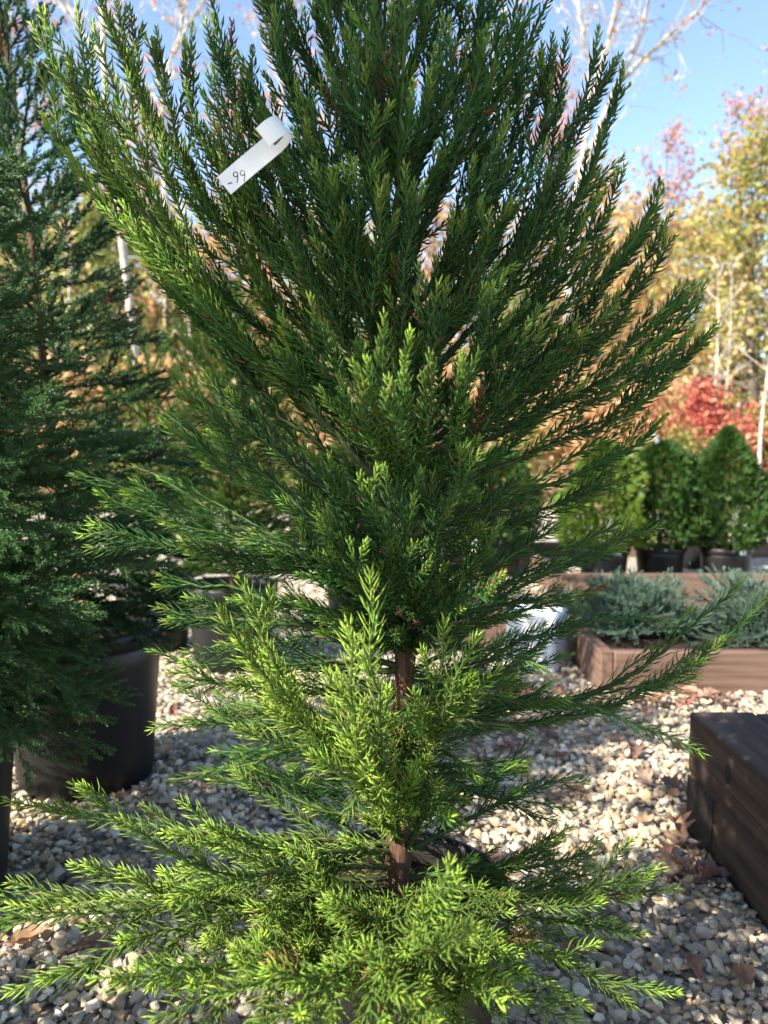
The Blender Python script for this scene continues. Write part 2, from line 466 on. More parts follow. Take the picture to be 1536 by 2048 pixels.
def needles(acc, P, s0, st, new_amt, Lmul=1.0, dead=False):
    seg = np.linalg.norm(np.diff(P, axis=0), axis=1); cl = np.concatenate([[0], np.cumsum(seg)]); tot = cl[-1]
    n = int(st.dens * (tot * (1 - s0) + 0.02))
    if n < 3:
        return
    s = (np.arange(n) + rng.random(n) * 0.6) / n
    s = s0 + (1 - s0) * (s + 0.10 * min(1, 0.06 / tot) * np.sin(math.pi * s))
    s = np.minimum(s, 1.0)
    d = s * tot
    pos = np.stack([np.interp(d, cl, P[:, k]) for k in range(3)], 1)
    Tg = np.gradient(P, axis=0)
    T = unit(np.stack([np.interp(d, cl, Tg[:, k]) for k in range(3)], 1))
    ref = np.array([0.13, 0.91, 0.39])
    U = unit(np.cross(T, ref)); V = np.cross(T, U)
    ph = np.arange(n) * 2.39996 + rng.uniform(0, 6.28) + rng.normal(0, 0.15, n)
    Rd = np.cos(ph)[:, None] * U + np.sin(ph)[:, None] * V
    rem = np.clip((tot - d) / st.tipz, 0, 1)
    L = st.L * Lmul * (0.38 + 0.62 * rem) * rng.uniform(0.8, 1.12, n)
    a0 = (st.a0 * (0.62 + 0.38 * rem)) + rng.normal(0, 0.10, n)
    a1 = (st.a1 * (0.8 + 0.2 * rem)) + rng.normal(0, 0.10, n)
    d0 = np.cos(a0)[:, None] * T + np.sin(a0)[:, None] * Rd
    d1 = np.cos(a1)[:, None] * T + np.sin(a1)[:, None] * Rd
    b = pos + Rd * 0.0007
    m = b + d0 * (L * 0.5)[:, None]
    t = m + d1 * (L * 0.5)[:, None]
    nf = np.clip(1 - (tot - d) / st.newlen, 0, 1) ** 0.8 * new_amt
    col = st.old[None] * (1 - nf)[:, None] + st.new[None] * nf[:, None]
    col = col * rng.uniform(0.72, 1.25, n)[:, None] * rng.uniform(0.72, 1.28)
    col[:, 0] *= rng.uniform(0.85, 1.2, n)
    br = rng.random(n) < st.brown
    if dead:
        br |= rng.random(n) < 0.75
    col[br] = np.array([0.20, 0.085, 0.04]) * rng.uniform(0.6, 1.3, br.sum())[:, None]
    u = unit(np.cross(d0, T + 1e-4)); w = st.w * rng.uniform(0.85, 1.15, n)[:, None]
    if st.flat:
        v = np.stack([b, m + u * w, t, m - u * w], 1)
        fc = np.array([[0, 1, 2, 3]])
        cc = np.repeat(col[:, None, :], 4, 1)
    else:
        q = np.cross(d0, u)
        w1 = w * st.mid
        b = b + d0 * 0.0006
        v = np.stack([b + u * w, b - u * w * 0.5 + q * w * 0.8, b - u * w * 0.5 - q * w * 0.8,
                      m + u * w1, m - u * w1 * 0.5 + q * w1 * 0.8, m - u * w1 * 0.5 - q * w1 * 0.8, t], 1)
        fc = np.array([[0, 1, 4], [0, 4, 3], [1, 2, 5], [1, 5, 4], [2, 0, 3], [2, 3, 5], [3, 4, 6], [4, 5, 6], [5, 3, 6]])
        cc = np.repeat(col[:, None, :], 7, 1); cc[:, :3] *= 0.9; cc[:, 6] *= 1.25
    k = v.shape[1]
    acc.add(v.reshape(-1, 3), (fc[None] + (np.arange(n) * k)[:, None, None]).reshape(-1, fc.shape[1]), cc.reshape(-1, 3))

def grow(wood, leaf, P, st, level=0, r0=0.004, new_amt=0.7, bare=0.12, bias=None):
    seg = np.linalg.norm(np.diff(P, axis=0), axis=1); cl = np.concatenate([[0], np.cumsum(seg)]); tot = cl[-1]
    n = len(P)
    rr = np.linspace(r0, 0.0008, n)
    c = np.linspace(0, 1, n)[:, None]
    wc = st.wood * (1 - c) + st.stem * c if level == 0 else np.tile(st.stem, (n, 1))
    sd = st.sides if level == 0 else 3
    pick = np.unique(np.r_[np.arange(0, n, 1 if level == 0 else 3), n - 1])
    tube(wood, P[pick], rr[pick], np.repeat(wc[pick], sd, 0), sides=sd)
    needles(leaf, P, bare if level == 0 else 0.0, st, new_amt, dead=(level > 0 and tot < 0.07 and rng.random() < 0.03))
    if level >= st.maxlev:
        return
    sp = st.sp1 if level == 0 else st.sp2
    start = 0.10 * tot if level == 0 else 0.34 * tot
    d = start + rng.uniform(0, sp); side = rng.choice([-1, 1])
    Tg = unit(np.gradient(P, axis=0))
    while d < tot * 0.97:
        s = d / tot
        p = np.array([np.interp(d, cl, P[:, k]) for k in range(3)])
        T = unit(np.array([np.interp(d, cl, Tg[:, k]) for k in range(3)]))
        S = np.cross(T, UP)
        if np.linalg.norm(S) < 0.3:
            S = np.cross(T, np.array([rng.normal(), rng.normal(), 0.1]))
        S = unit(S); N = np.cross(S, T)
        ph = (st.phm + rng.normal(0, 0.5)) if level == 0 else rng.normal(0, 0.7)
        out = math.cos(ph) * S * side + math.sin(ph) * N
        side = -side if rng.random() < 0.85 else side
        ang = st.ang * rng.uniform(0.7, 1.25)
        rem = tot - d
        if level == 0:
            l = min(rem * st.lat * 1.3 + 0.02, st.latmax) * rng.uniform(0.35, 1.3)
            if s < 0.25:
                l *= st.inner + (1 - st.inner) * 4 * s
        else:
            l = min(rem * 0.75 + 0.010, 0.085) * rng.uniform(0.5, 1.15)
        if l > st.minlat:
            dr = math.cos(ang) * T + math.sin(ang) * out
            ed = unit(dr * 0.55 + T * 0.55 + UP * st.lift * (0.7 if level == 0 else 0.45))
            k = max(4, int(l / 0.014) + 2)
            dr = unit(dr + rng.normal(0, .10, 3)); ed = unit(ed + rng.normal(0, .14, 3))
            Q = bez(p, p + dr * l * 0.36, p + dr * l * 0.62 + ed * l * 0.08, p + dr * l * 0.58 + ed * l * 0.42, k)
            grow(wood, leaf, Q, st, level + 1, r0=max(0.0011, r0 * 0.42 * (1 - 0.5 * s)), new_amt=new_amt * rng.uniform(0.5, 1.2))
        d += sp * rng.uniform(0.35, 1.7) * (1.0 if level == 0 else 1.1)

def add_branch(root, P, st, r0, new_amt=0.7, bare=0.12, origin=(0, 0, 0), needle_kind='stuff'):
    w, l = Acc(), Acc()
    grow(w, l, P, st, 0, r0, new_amt, bare)
    b = link('branch', w.mesh('branch', origin=origin), M['twig'], parent=root)
    link('needles', l.mesh('needles', origin=origin), M['needle'], parent=b, kind=needle_kind)
    return b

def pot(root, r_top, h, r_bot=None, soil_z=None, label_a=None):
    """nursery pot: tapered wall with rolled rim, hollow, feet ring"""
    rb = r_bot or r_top * 0.80
    a = Acc()
    rim_h = 0.032 if r_top < 0.17 else 0.042
    prof = [(0, 0.004), (rb - 0.012, 0.004), (rb - 0.006, 0.0), (rb, 0.006), (rb + 0.001, 0.03), (rb + 0.004, 0.035)]
    for q in np.linspace(0.1, 1, 7):
        prof.append((rb + 0.004 + (r_top - 0.012 - rb - 0.004) * q, 0.035 + (h - rim_h - 0.035) * q))
    wi = prof[-1][0] - 0.004
    prof += [(wi, h - rim_h + 0.004), (wi - 0.012, soil_z * 0.6 if soil_z else h * 0.5)]
    lathe(a, prof, (.5, .5, .5))
    body = link('pot', a.mesh('pot'), M['pot'], parent=root)
    a = Acc()
    lathe(a, [(wi, h - rim_h), (r_top - 0.004, h - rim_h - 0.002), (r_top, h - rim_h + 0.004), (r_top + 0.002, h - 0.006), (r_top - 0.002, h), (r_top - 0.008, h), (r_top - 0.012, h - 0.006), (wi - 0.001, h - rim_h + 0.003)], (.5, .5, .5))
    link('rim', a.mesh('rim'), M['pot'], parent=body)
    sz = soil_z or h - 0.045
    a = Acc()
    rs = wi - 0.002
    nr, ns = 9, 36
    rad = np.linspace(0.0, 1, nr)[:, None] * rs; an = np.arange(ns)[None, :] * 2 * math.pi / ns
    zz = sz + rng.normal(0, 0.0022, (nr, ns)) * np.linspace(0, 1, nr)[:, None] + 0.006 * (1 - np.linspace(0, 1, nr))[:, None]
    v = np.stack([rad * np.cos(an), rad * np.sin(an), zz], -1).reshape(-1, 3)
    fq = [(i * ns + j, i * ns + (j + 1) % ns, (i + 1) * ns + (j + 1) % ns, (i + 1) * ns + j) for i in range(nr - 1) for j in range(ns)]
    fq = np.array(fq)[:, ::-1]
    a.add(v, fq, (.1, .07, .05))
    link('soil', a.mesh('soil'), M['soil'], parent=root)
    return body

def trunk_mesh(P, r, sides=14, wob=0.12):
    a = Acc()
    tube(a, P, r * (1 + rng.normal(0, wob * 0.4, len(P))), (.2, .12, .08), sides=sides)
    v = a.v[0].reshape(len(P), sides, 3)
    c = P[:, None, :]
    v = c + (v - c) * (1 + rng.normal(0, wob * 0.5, (1, sides, 1)) + rng.normal(0, wob * 0.25, (len(P), sides, 1)))
    a.v[0] = v.reshape(-1, 3).astype(np.float32)
    return a

# ------------------------------------------------------------------ the tree in the middle
TX, TY = 0.013, 1.0
root = thing('potted_cedar_tree', 'tall bright green needle-leaved conifer with reddish trunk in a black pot, wearing a white tag', 'conifer', (TX, TY, 0))
ORI = np.array([TX, TY, 0])
pot(root, 0.152, 0.285, 0.118, soil_z=0.245)
tp = [(795, 1850), (796, 1780), (800, 1600), (806, 1450), (812, 1300), (820, 1150), (820, 1000), (806, 850), (786, 700), (772, 500), (760, 250), (752, 0), (748, -300), (745, -620)]
TK = np.array([px(x, y, TY) for x, y in tp])
TK[0, 2] = 0.22
zs = np.linspace(0.22, TK[-1, 2], 60)
TP = np.stack([np.interp(zs, TK[:, 2], TK[:, 0]), np.full(60, TY) + 0.004 * np.sin(zs * 9), zs], 1)
tr = 0.0145 * (1 - (zs - 0.22) / (zs[-1] - 0.22)) ** 0.8 + 0.0025
a = trunk_mesh(TP, tr, 12, 0.16)
link('trunk', a.mesh('trunk', origin=ORI), M['bark'], parent=root)

def trunk_at(z):
    return np.array([np.interp(z, TP[:, 2], TP[:, 0]), np.interp(z, TP[:, 2], TP[:, 1]), z])

NG = 0
def main_branch(ys, tip, dep, end=(0, 0, 1), r0=0.0045, new=0.7, sun_yel=0.0, p1=0.42, p2=0.36, rise=0.0, bare=0.03, **kw):
    """branch leaving the trunk at photo height ys, its tip at photo point tip, dep metres behind (+) or before (-) the trunk"""
    p0 = trunk_at(px(800, ys, TY)[2])
    p3 = px(tip[0], tip[1], TY + dep)
    dv = p3 - p0; L = np.linalg.norm(dv)
    hz = unit(np.array([dv[0], dv[1], 0.0]))
    d0 = unit(unit(dv) * 0.8 + hz * 0.35 + UP * rise)
    d3 = unit(np.array(end, float) * 0.6 + unit(dv) * 0.7)
    P = bez(p0, p0 + d0 * L * p1, p3 - d3 * L * p2, p3, max(10, int(L / 0.016)))
    kk = kw.get('kink', .003); wob = np.cumsum(rng.normal(0, kk, (len(P), 3)), 0); wob -= np.linspace(0, 1, len(P))[:, None] * wob[-1]; P = P + wob * .8
    if dep >= 0.02:
        kw.update(flat=True, w=kw.get('w', .0011) * 1.25)
    st = Style(**kw)
    st.old = st.old * (1 - sun_yel) + np.array([0.25, 0.36, 0.05]) * sun_yel  # yellower lower branches, plus sunlight on the lit branches put into needle colour
    st.old = st.old * rng.uniform(0.75, 1.2)
    st.new = st.new * rng.uniform(0.85, 1.1)
    add_branch(root, P, st, r0, new, bare, origin=ORI)

UPK = dict(L=0.0195, ang=0.42, lift=0.75, phm=0.5, lat=0.56, sp1=0.046, sp2=0.056, minlat=0.03, w=0.00145, mid=0.75, a0=0.72, a1=0.42, dens=360, kink=0.004)
LOK = dict(L=0.0255, ang=0.46, lift=0.15, lat=0.46, sp1=0.046, sp2=0.075, w=0.00095, a0=.68, a1=.42, tipz=.03, minlat=.045, dens=360)
# silhouette: ascending branches, upper left
for ys, tip, dep, kw in [
    (1000, (62, 45), -0.06, dict(new=1.0, sun_yel=.35, r0=.006)), (960, (60, 120), 0.02, dict(new=1.0, sun_yel=.35)), (880, (205, 25), -0.03, dict(new=1.0, sun_yel=.4)),
    (840, (282, 62), 0.02, dict(new=.9, sun_yel=.3)), (900, (125, 215), 0.05, dict(new=.7)), (800, (372, 180), 0.0, dict(new=.8, sun_yel=.1)),
    (980, (218, 362), 0.05, dict(new=.5)), (1030, (305, 480), 0.02, dict(new=.4)),
    (640, (402, -40), 0.05, {}), (700, (410, 35), -0.05, {}), (760, (432, 150), 0.06, {}), (560, (505, -90), 0.0, {}), (600, (540, 60), -0.12, {}),
    (480, (600, -140), -.05, {}), (430, (690, -160), .08, {}), (420, (800, -200), -.08, {}), (470, (900, -160), .05, {}), (540, (985, -30), -.03, {}), (500, (960, -120), .1, {}),
    (650, (1048, 52), .03, {}), (620, (975, 82), -.10, {}), (700, (1088, 105), .0, {}), (760, (1130, 165), .08, {}), (760, (1206, 92), -.02, dict(r0=.006)), (800, (1258, 170), .05, {}),
    (840, (1250, 330), -.05, {}), (900, (1292, 478), .06, {}), (930, (1352, 470), -.02, dict(r0=.006)), (970, (1408, 590), .03, {}), (1000, (1416, 685), -.04, {}), (1040, (1335, 828), .02, {}),
    (900, (1150, 300), -.16, {}), (960, (1240, 580), -.16, {}), (780, (1010, 250), -.2, {}),
    (880, (560, 420), -.15, {}), (960, (620, 590), -.28, dict(new=.9)), (1010, (700, 720), -.32, dict(new=1.0, sun_yel=.15)), (1040, (790, 760), -.33, dict(new=.9, sun_yel=.1)),
    (820, (700, 330), -.2, {}), (860, (850, 360), -.22, {}), (960, (880, 560), -.26, {}), (1040, (960, 700), -.25, {}), (1060, (1060, 640), -.2, {}), (700, (640, 150), -.12, {}), (700, (860, 140), -.14, {})]:
    k = dict(UPK); k.update(kw)
    d0 = tip[0] - 790
    main_branch(ys, tip, dep, end=(0.15 * np.sign(d0), 0, 1), rise=0.1, **k)
# mid left and right
for ys, tip, dep, end, kw in [
    (1110, (412, 738), -.02, (-.3, 0, .6), dict(new=.8)), (1120, (440, 680), .12, (-.2, 0, 1), {}), (1150, (300, 800), .10, (-.5, 0, .8), {}), (1150, (405, 815), -.1, (-.2, 0, .8), {}),
    (1130, (140, 950), .05, (-1, 0, .15), dict(new=.6)), (1160, (160, 1070), -.04, (-1, 0, -.15), dict(new=.9)), (1170, (205, 1010), .02, (-1, 0, .1), {}),
    (1250, (315, 1150), .10, (-1, 0, .2), {}), (1290, (310, 1215), .0, (-1, 0, .3), {}), (1330, (300, 1300), .02, (-1, 0, .5), {}), (1380, (335, 1345), -.12, (-1, 0, .2), dict(new=1.0, sun_yel=.4)),
    (1420, (300, 1460), -.02, (-1, 0, -.2), dict(new=.9, sun_yel=.2)), (1450, (340, 1560), .1, (-1, 0, -.2), {}),
    (1100, (1260, 950), .0, (1, 0, .6), {}), (1150, (1255, 1040), .08, (1, 0, .5), {}), (1230, (1320, 1052), -.02, (1, 0, .35), dict(lat=.25, r0=.004)), (1240, (1160, 1185), .05, (1, 0, .0), dict(lat=.2)),
    (1250, (1130, 1120), .12, (1, 0, .3), {}), (1170, (960, 905), -.25, (.5, 0, .6), dict(new=.7)),
    (1420, (1485, 1160), .02, (.35, 0, 1), dict(r0=.006, lat=.30, p1=.5, p2=.38, rise=-.38)), (1425, (1530, 1195), -.05, (.2, 0, 1), dict(lat=.32, p1=.55, p2=.34, rise=-.32)), (1410, (1345, 1245), -.02, (1, 0, -.35), dict(lat=.16, rise=.35)), (1400, (1165, 1210), .0, (.5, 0, 1), dict(lat=.16)),
    (1390, (1410, 1510), -.12, (.75, 0, -.9), dict(lat=.12, rise=.15, r0=.0035)), (1350, (1010, 1165), .1, (.0, 0, 1), dict(lat=.15)),
    (1290, (1095, 1345), -.18, (.6, 0, -.8), dict(lat=.12, rise=.2)), (1510, (1055, 1545), .08, (1, 0, .2), {}), (1560, (1115, 1640), .10, (1, 0, -.1), {}), (1480, (1150, 1415), .15, (1, 0, 0), dict(lat=.2)), (1500, (990, 1450), .2, (1, 0, 0), {})]:
    k = dict(LOK); k.update(kw)
    main_branch(ys, tip, dep, end=end, **k)
# front shoots and the sunlit skirt
SK = dict(L=0.0255, ang=0.48, lift=0.3, sun_yel=.5, new=1.3, lat=.40, latmax=.18, sp1=.046, sp2=.065, w=0.0011, a0=.72, a1=.46, tipz=.032, minlat=.04, dens=340)
for ys, tip, dep, end, kw in [
    (1560, (482, 1160), -.22, (-.3, 0, 1), dict(lat=.3, sun_yel=.8)), (1570, (440, 1215), -.26, (-.4, 0, 1), dict(sun_yel=.8)), (1680, (742, 1140), -.30, (0.12, 0, 1), dict(r0=.006, lat=.2, p1=.16, p2=.5, sun_yel=.85)), (1670, (695, 1240), -.33, (0, 0, 1), dict(lat=.2, p1=.16, p2=.5, sun_yel=.85)),
    (1500, (890, 1235), -.20, (.1, 0, 1), dict(lat=.3)), (1520, (955, 1270), -.22, (.3, 0, 1), {}), (1540, (1000, 1335), -.2, (.6, 0, .5), {}),
    (1690, (8, 1600), -.06, (-1, 0, .35), dict(lat=.25, sun_yel=.4)), (1760, (-60, 1790), -.2, (-1, 0, .1), {}), (1780, (-40, 1850), -.25, (-1, 0, -.1), {}), (1790, (10, 1985), -.30, (-1, 0, -.5), {}),
    (1740, (240, 1640), -.25, (-.4, 0, 1), {}), (1700, (360, 1600), -.15, (-.3, 0, 1), {}), 
    (1790, (180, 1960), -.38, (-.8, 0, .2), {}), (1800, (420, 1990), -.42, (-.5, 0, .2), {}), (1800, (900, 1720), -.42, (.25, 0, 1), dict(r0=.005)), (1800, (950, 1850), -.46, (.4, 0, .6), {}),
    (1800, (800, 1990), -.44, (.1, 0, .3), {}), 
    (1760, (1200, 1680), .0, (.6, 0, 1), dict(sun_yel=.2)), (1770, (1125, 1670), .05, (.2, 0, 1), dict(sun_yel=.1)), (1790, (1332, 1735), -.06, (1, 0, .5), dict(r0=.005, sun_yel=.3)), (1790, (1360, 1775), -.02, (1, 0, .2), dict(sun_yel=.3)), (1800, (1290, 1865), -.08, (1, 0, .0), dict(sun_yel=.25)),
    (1810, (1335, 1985), -.16, (1, 0, .1), dict(sun_yel=.35)), (1800, (1130, 1990), -.22, (.7, 0, -.3), dict(sun_yel=.3)), (1810, (1180, 2060), -.3, (.8, 0, -.2), {}), 
    (1700, (940, 1600), -.12, (.5, 0, -.5), dict(sun_yel=.25, rise=.3)), (1640, (900, 1640), -.2, (.3, 0, -.9), dict(sun_yel=.3, rise=.5, lat=.2)), (1660, (420, 1560), .05, (-1, 0, 0), dict(sun_yel=.1)),
     (1640, (1000, 1560), .15, (1, 0, 0), dict(sun_yel=0))]:
    k = dict(SK); k.update(kw)
    main_branch(ys, tip, dep, end=end, **k)
# shoots in front of the stem: upper crown, middle, and the near skirt that hides the pot
for ys, tip, dep, kw in [(400, (780, 10), -.18, {}), (520, (730, 130), -.2, {}), (600, (590, 260), -.2, {}), (330, (830, -150), -.12, {}), 
        (720, (760, 380), -.24, {}), (800, (980, 420), -.2, {}), (900, (1010, 540), -.24, {}),
        (1180, (660, 905), -.24, dict(new=.7)), (1200, (735, 960), -.28, {}), (1220, (830, 985), -.26, {}), (1240, (905, 1010), -.24, {}), (1260, (600, 1060), -.2, {}), (1270, (990, 1060), -.2, {}), (1240, (700, 1080), -.26, {}), (1260, (860, 1100), -.2, {})]:
    k = dict(UPK); k.update(kw)
    main_branch(ys, tip, dep, end=(0.1 * np.sign(tip[0] - 790), -.2, 1), rise=0.0, **k)
for ys, tip, dep, end, kw in [(1300, (640, 1240), -.18, (-.3, 0, -.4), {}), (1290, (900, 1250), -.12, (.4, 0, -.6), {}), (1330, (540, 1330), -.1, (-1, 0, -.3), {}), (1350, (960, 1380), -.1, (1, 0, -.3), {}), (1270, (480, 1200), -.05, (-1, 0, -.1), {}), (1280, (1060, 1230), -.06, (1, 0, .1), {}), (1300, (720, 1290), -.15, (-.1, 0, -.5), {}), (1430, (690, 1640), -.13, (-.25, 0, -1), dict(sun_yel=.3, lat=.22)), (1450, (880, 1620), -.11, (.25, 0, -1), dict(sun_yel=.3, lat=.2)), (1420, (610, 1560), -.1, (-.6, 0, -.8), dict(sun_yel=.2, lat=.25)), (1470, (960, 1560), -.08, (.7, 0, -.8), dict(sun_yel=.2, lat=.22)), (1190, (560, 1000), -.16, (-.6, 0, .5), {}), (1180, (1060, 960), -.15, (.6, 0, .5), {}), (1200, (480, 1080), -.02, (-1, 0, .1), {}), (1210, (1120, 1060), -.02, (1, 0, .2), {}), (1215, (640, 1150), -.12, (-.5, 0, -.2), {}), (1215, (960, 1150), -.1, (.6, 0, -.1), {})]:
    k = dict(LOK); k.update(dict(lat=.34)); k.update(kw)
    main_branch(ys, tip, dep, end=end, rise=.15, **k)
for ys, tip, dep, end, kw in [(1800, (300, 2040), -.40, (-.5, 0, -.1), {}), (1800, (520, 2070), -.46, (-.2, 0, 0), {}), (1800, (880, 2050), -.46, (.2, 0, 0), {}), (1800, (1010, 2010), -.40, (.4, 0, 0), {}), (1810, (610, 2130), -.44, (-.1, 0, -.7), {}), (1810, (720, 2150), -.46, (0, 0, -.8), {}), (1810, (830, 2140), -.45, (.1, 0, -.7), {}), (1810, (960, 2110), -.40, (.3, 0, -.6), {}), (1800, (470, 2110), -.40, (-.3, 0, -.6), {}), (1800, (960, 1960), -.34, (.5, 0, .2), {})]:
    k = dict(SK); k.update(kw)
    main_branch(ys, tip, dep, end=end, **k)
for i in range(18):          # low branches reaching away behind the stem
    az = math.pi * (0.06 + 0.88 * (i + .5) / 18) + rng.normal(0, .1); Lb = rng.uniform(.26, .42); z0 = rng.uniform(.30, .62)
    hz = np.array([math.cos(az), math.sin(az), 0]); p0 = trunk_at(z0); p3 = p0 + hz * Lb + UP * rng.uniform(0, .1)
    P = bez(p0, p0 + hz * Lb * .4 + UP * .03, p3 - hz * Lb * .3, p3, 20)
    st = Style(**LOK); st.dens = 380; st.flat = True; st.w *= 1.25
    add_branch(root, P, st, 0.0045, .6, 0.05, origin=ORI)
# fill round the trunk, all sides
n_fill = 46
for i in range(n_fill):
    q = (i + 0.5) / n_fill
    z0 = 0.42 + 1.18 * q
    az = i * 2.39996 + rng.normal(0, 0.2)
    el = 0.12 + 1.05 * min(1, max(0, (z0 - 0.55) / 0.75))
    Lb = np.interp(z0, [0.4, 0.7, 1.0, 1.3, 1.6], [0.26, 0.30, 0.36, 0.36, 0.30]) * rng.uniform(0.75, 1.1)
    if z0 < 0.78 and math.sin(az) < 0.5:
        Lb *= 0.55
    p0 = trunk_at(z0)
    if z0 < 0.78 and rng.random() < .3:
        az = -math.pi / 2 + rng.normal(0, .6)
    hz = np.array([math.cos(az), math.sin(az), 0])
    dv = hz * math.cos(el) + UP * math.sin(el)
    p3 = p0 + dv * Lb
    d0 = unit(dv + hz * 0.4)
    P = bez(p0, p0 + d0 * Lb * 0.4, p3 - unit(dv + UP * 0.5) * Lb * 0.35, p3, max(10, int(Lb / 0.018)))
    st = Style(**(UPK if z0 > 0.8 else LOK))
    st.dens = 380; st.flat = True; st.w *= 1.25
    add_branch(root, P, st, 0.0045, rng.uniform(0.3, 0.8), 0.03, origin=ORI)

# ------------------------------------------------------------------ generic potted conifers
def ground_px(x, y):
    u, v = (x - 768) / F, (1024 - y) / F
    c, s_ = math.cos(PITCH), math.sin(PITCH)
    d = np.array([u, c + v * s_, -s_ + v * c])
    return CAM + d * (-CAM[2] / d[2])

def conifer(name, label, loc, pr, ph, height, nb, lens, els, st, r0=0.012, crown0=None, group=None, extra=(), lean=0.0):
    t = thing(name, label, 'conifer', loc, group)
    pot(t, pr, ph, soil_z=ph - 0.05)
    z = np.linspace(ph - 0.07, height, 40)
    P = np.stack([0.006 * np.sin(z * 5) + lean * (z - z[0]), 0.006 * np.cos(z * 4), z], 1)
    a = trunk_mesh(P, r0 * (1 - (z - z[0]) / (z[-1] - z[0])) ** 0.8 + 0.002, 9, 0.15)
    link('trunk', a.mesh('trunk'), M['bark'], parent=t)
    c0 = crown0 or ph + 0.03
    for i in range(nb):
        q = ((i + 0.5) / nb) ** 1.3
        z0 = c0 + (height - c0 - 0.03) * q
        az = i * 2.39996 + rng.normal(0, 0.25)
        el = np.interp(q, [0, 0.35, 0.7, 1], els)
        Lb = np.interp(q, [0, 0.35, 0.7, 1], lens) * rng.uniform(0.75, 1.12)
        hz = np.array([math.cos(az), math.sin(az), 0])
        dv = hz * math.cos(el) + UP * math.sin(el)
        p0 = np.array([lean * (z0 - ph), 0, z0]); p3 = p0 + dv * Lb
        Pb = bez(p0, p0 + unit(dv + hz * 0.3 + UP * 0.15) * Lb * 0.4, p3 - unit(dv + UP * (0.5 if el > 0.3 else 0.0)) * Lb * 0.35, p3, max(9, int(Lb / 0.022)))
        add_branch(t, Pb, st, 0.0045, rng.uniform(0.2, 0.6), 0.06)
    for (p0, p1, p2, p3) in extra:
        add_branch(t, bez(*[np.array(q) - np.array(loc) for q in (p0, p1, p2, p3)], 26), st, 0.006, 0.5, 0.1)
    return t

SOFT = Style(flat=True, inner=1.0, L=0.015, dens=420, w=0.0021, old=np.array([0.050, 0.105, 0.038]), new=np.array([0.10, 0.17, 0.05]), sp1=0.020, sp2=0.021, lat=0.5, latmax=0.2, ang=0.7, lift=0.1, minlat=0.025, brown=0.003, a0=0.85, a1=0.5)
DARK = Style(flat=True, inner=1.0, L=0.020, dens=310, w=0.0029, old=np.array([0.028, 0.070, 0.027]), new=np.array([0.055, 0.11, 0.035]), sp1=0.026, sp2=0.034, lat=0.55, latmax=0.26, ang=0.55, lift=0.5, brown=0.006)
OLIVE = Style(flat=True, inner=1.0, L=0.018, dens=300, w=0.0031, old=np.array([0.055, 0.11, 0.022]), new=np.array([0.14, 0.20, 0.035]), sp1=0.030, sp2=0.036, lat=0.45, latmax=0.2, ang=0.55, lift=0.5, brown=0.006)

LB = np.array([-0.885, 1.42, 0.0])
conifer('potted_cedar_tree', 'soft blue-green conifer with drooping lower sprays, in the black pot cut by the picture edge', LB, 0.205, 0.38, 1.48, 100,
        [0.42, 0.46, 0.36, 0.16], [-0.25, 0.0, 0.45, 1.1], SOFT, group='potted conifers in the row',
        extra=[(LB + (0, 0, .62), px(-60, 1130, 1.36), px(60, 1330, 1.28), px(215, 1450, 1.24)), (LB + (0, 0, .58), px(-90, 1230, 1.36), px(-20, 1330, 1.3), px(60, 1560, 1.24)), (LB + (0, 0, .75), px(-100, 960, 1.4), px(60, 1000, 1.3), px(110, 1130, 1.28)),
               (LB + (0, 0, 1.1), px(-140, 420, 1.42), px(-60, 330, 1.3), px(45, 312, 1.25))])
LA = np.array([-0.775, 2.02, 0.0])
conifer('potted_cedar_tree', 'dark green conifer with upswept spire, in a large scuffed black pot', LA, 0.205, 0.405, 2.02, 110,
        [0.34, 0.34, 0.25, 0.13], [-0.3, 0.1, 0.75, 1.3], DARK, lean=-0.10, group='potted conifers in the row')
conifer('potted_cedar_tree', 'bushy olive-green conifer in a black pot behind the tall tagged tree', (-0.60, 3.1, 0), 0.18, 0.33, 1.42, 120,
        [0.34, 0.38, 0.34, 0.16], [0.1, 0.4, 0.85, 1.25], OLIVE, group='potted conifers in the row')

conifer('potted_cedar_tree', 'low young dark conifer in a black pot, added out of view to shade the near gravel', (-0.97, 0.78, 0), 0.17, 0.30, 0.92, 44,
        [0.30, 0.30, 0.24, 0.12], [0.2, 0.35, 0.8, 1.2], DARK, group='potted conifers in the row')  # unseen conifer, put here so its shadow falls on the near left gravel

conifer('potted_cedar_tree', 'dark bushy conifer in a black pot between the scuffed pot and the olive conifer', (-0.98, 3.35, 0), 0.17, 0.31, 1.25, 50,
        [0.34, 0.38, 0.32, 0.16], [0.0, 0.3, 0.7, 1.2], OLIVE, group='potted conifers in the row')
conifer('potted_cedar_tree', 'dark conifer in a black pot half hidden behind the trunk of the tall tagged tree', (-0.12, 3.75, 0), 0.17, 0.31, 1.35, 50,
        [0.32, 0.36, 0.30, 0.16], [0.0, 0.3, 0.8, 1.2], OLIVE, group='potted conifers in the row')

# ------------------------------------------------------------------ timber beds
def board(parent, x0, x1, y0, y1, z0, z1, mat, name='board', bev=0.004):
    c = np.array([(x0 + x1) / 2, (y0 + y1) / 2, (z0 + z1) / 2])
    a = Acc()
    box_mesh(a, x0, x1, y0, y1, z0, z1, bev=bev)
    me = a.mesh(name, smooth=False, origin=c)
    me.materials.append(mat)
    base = np.array(parent.matrix_world.translation) if False else np.array(parent.location)
    return link(name, me, parent=parent, loc=c - base)

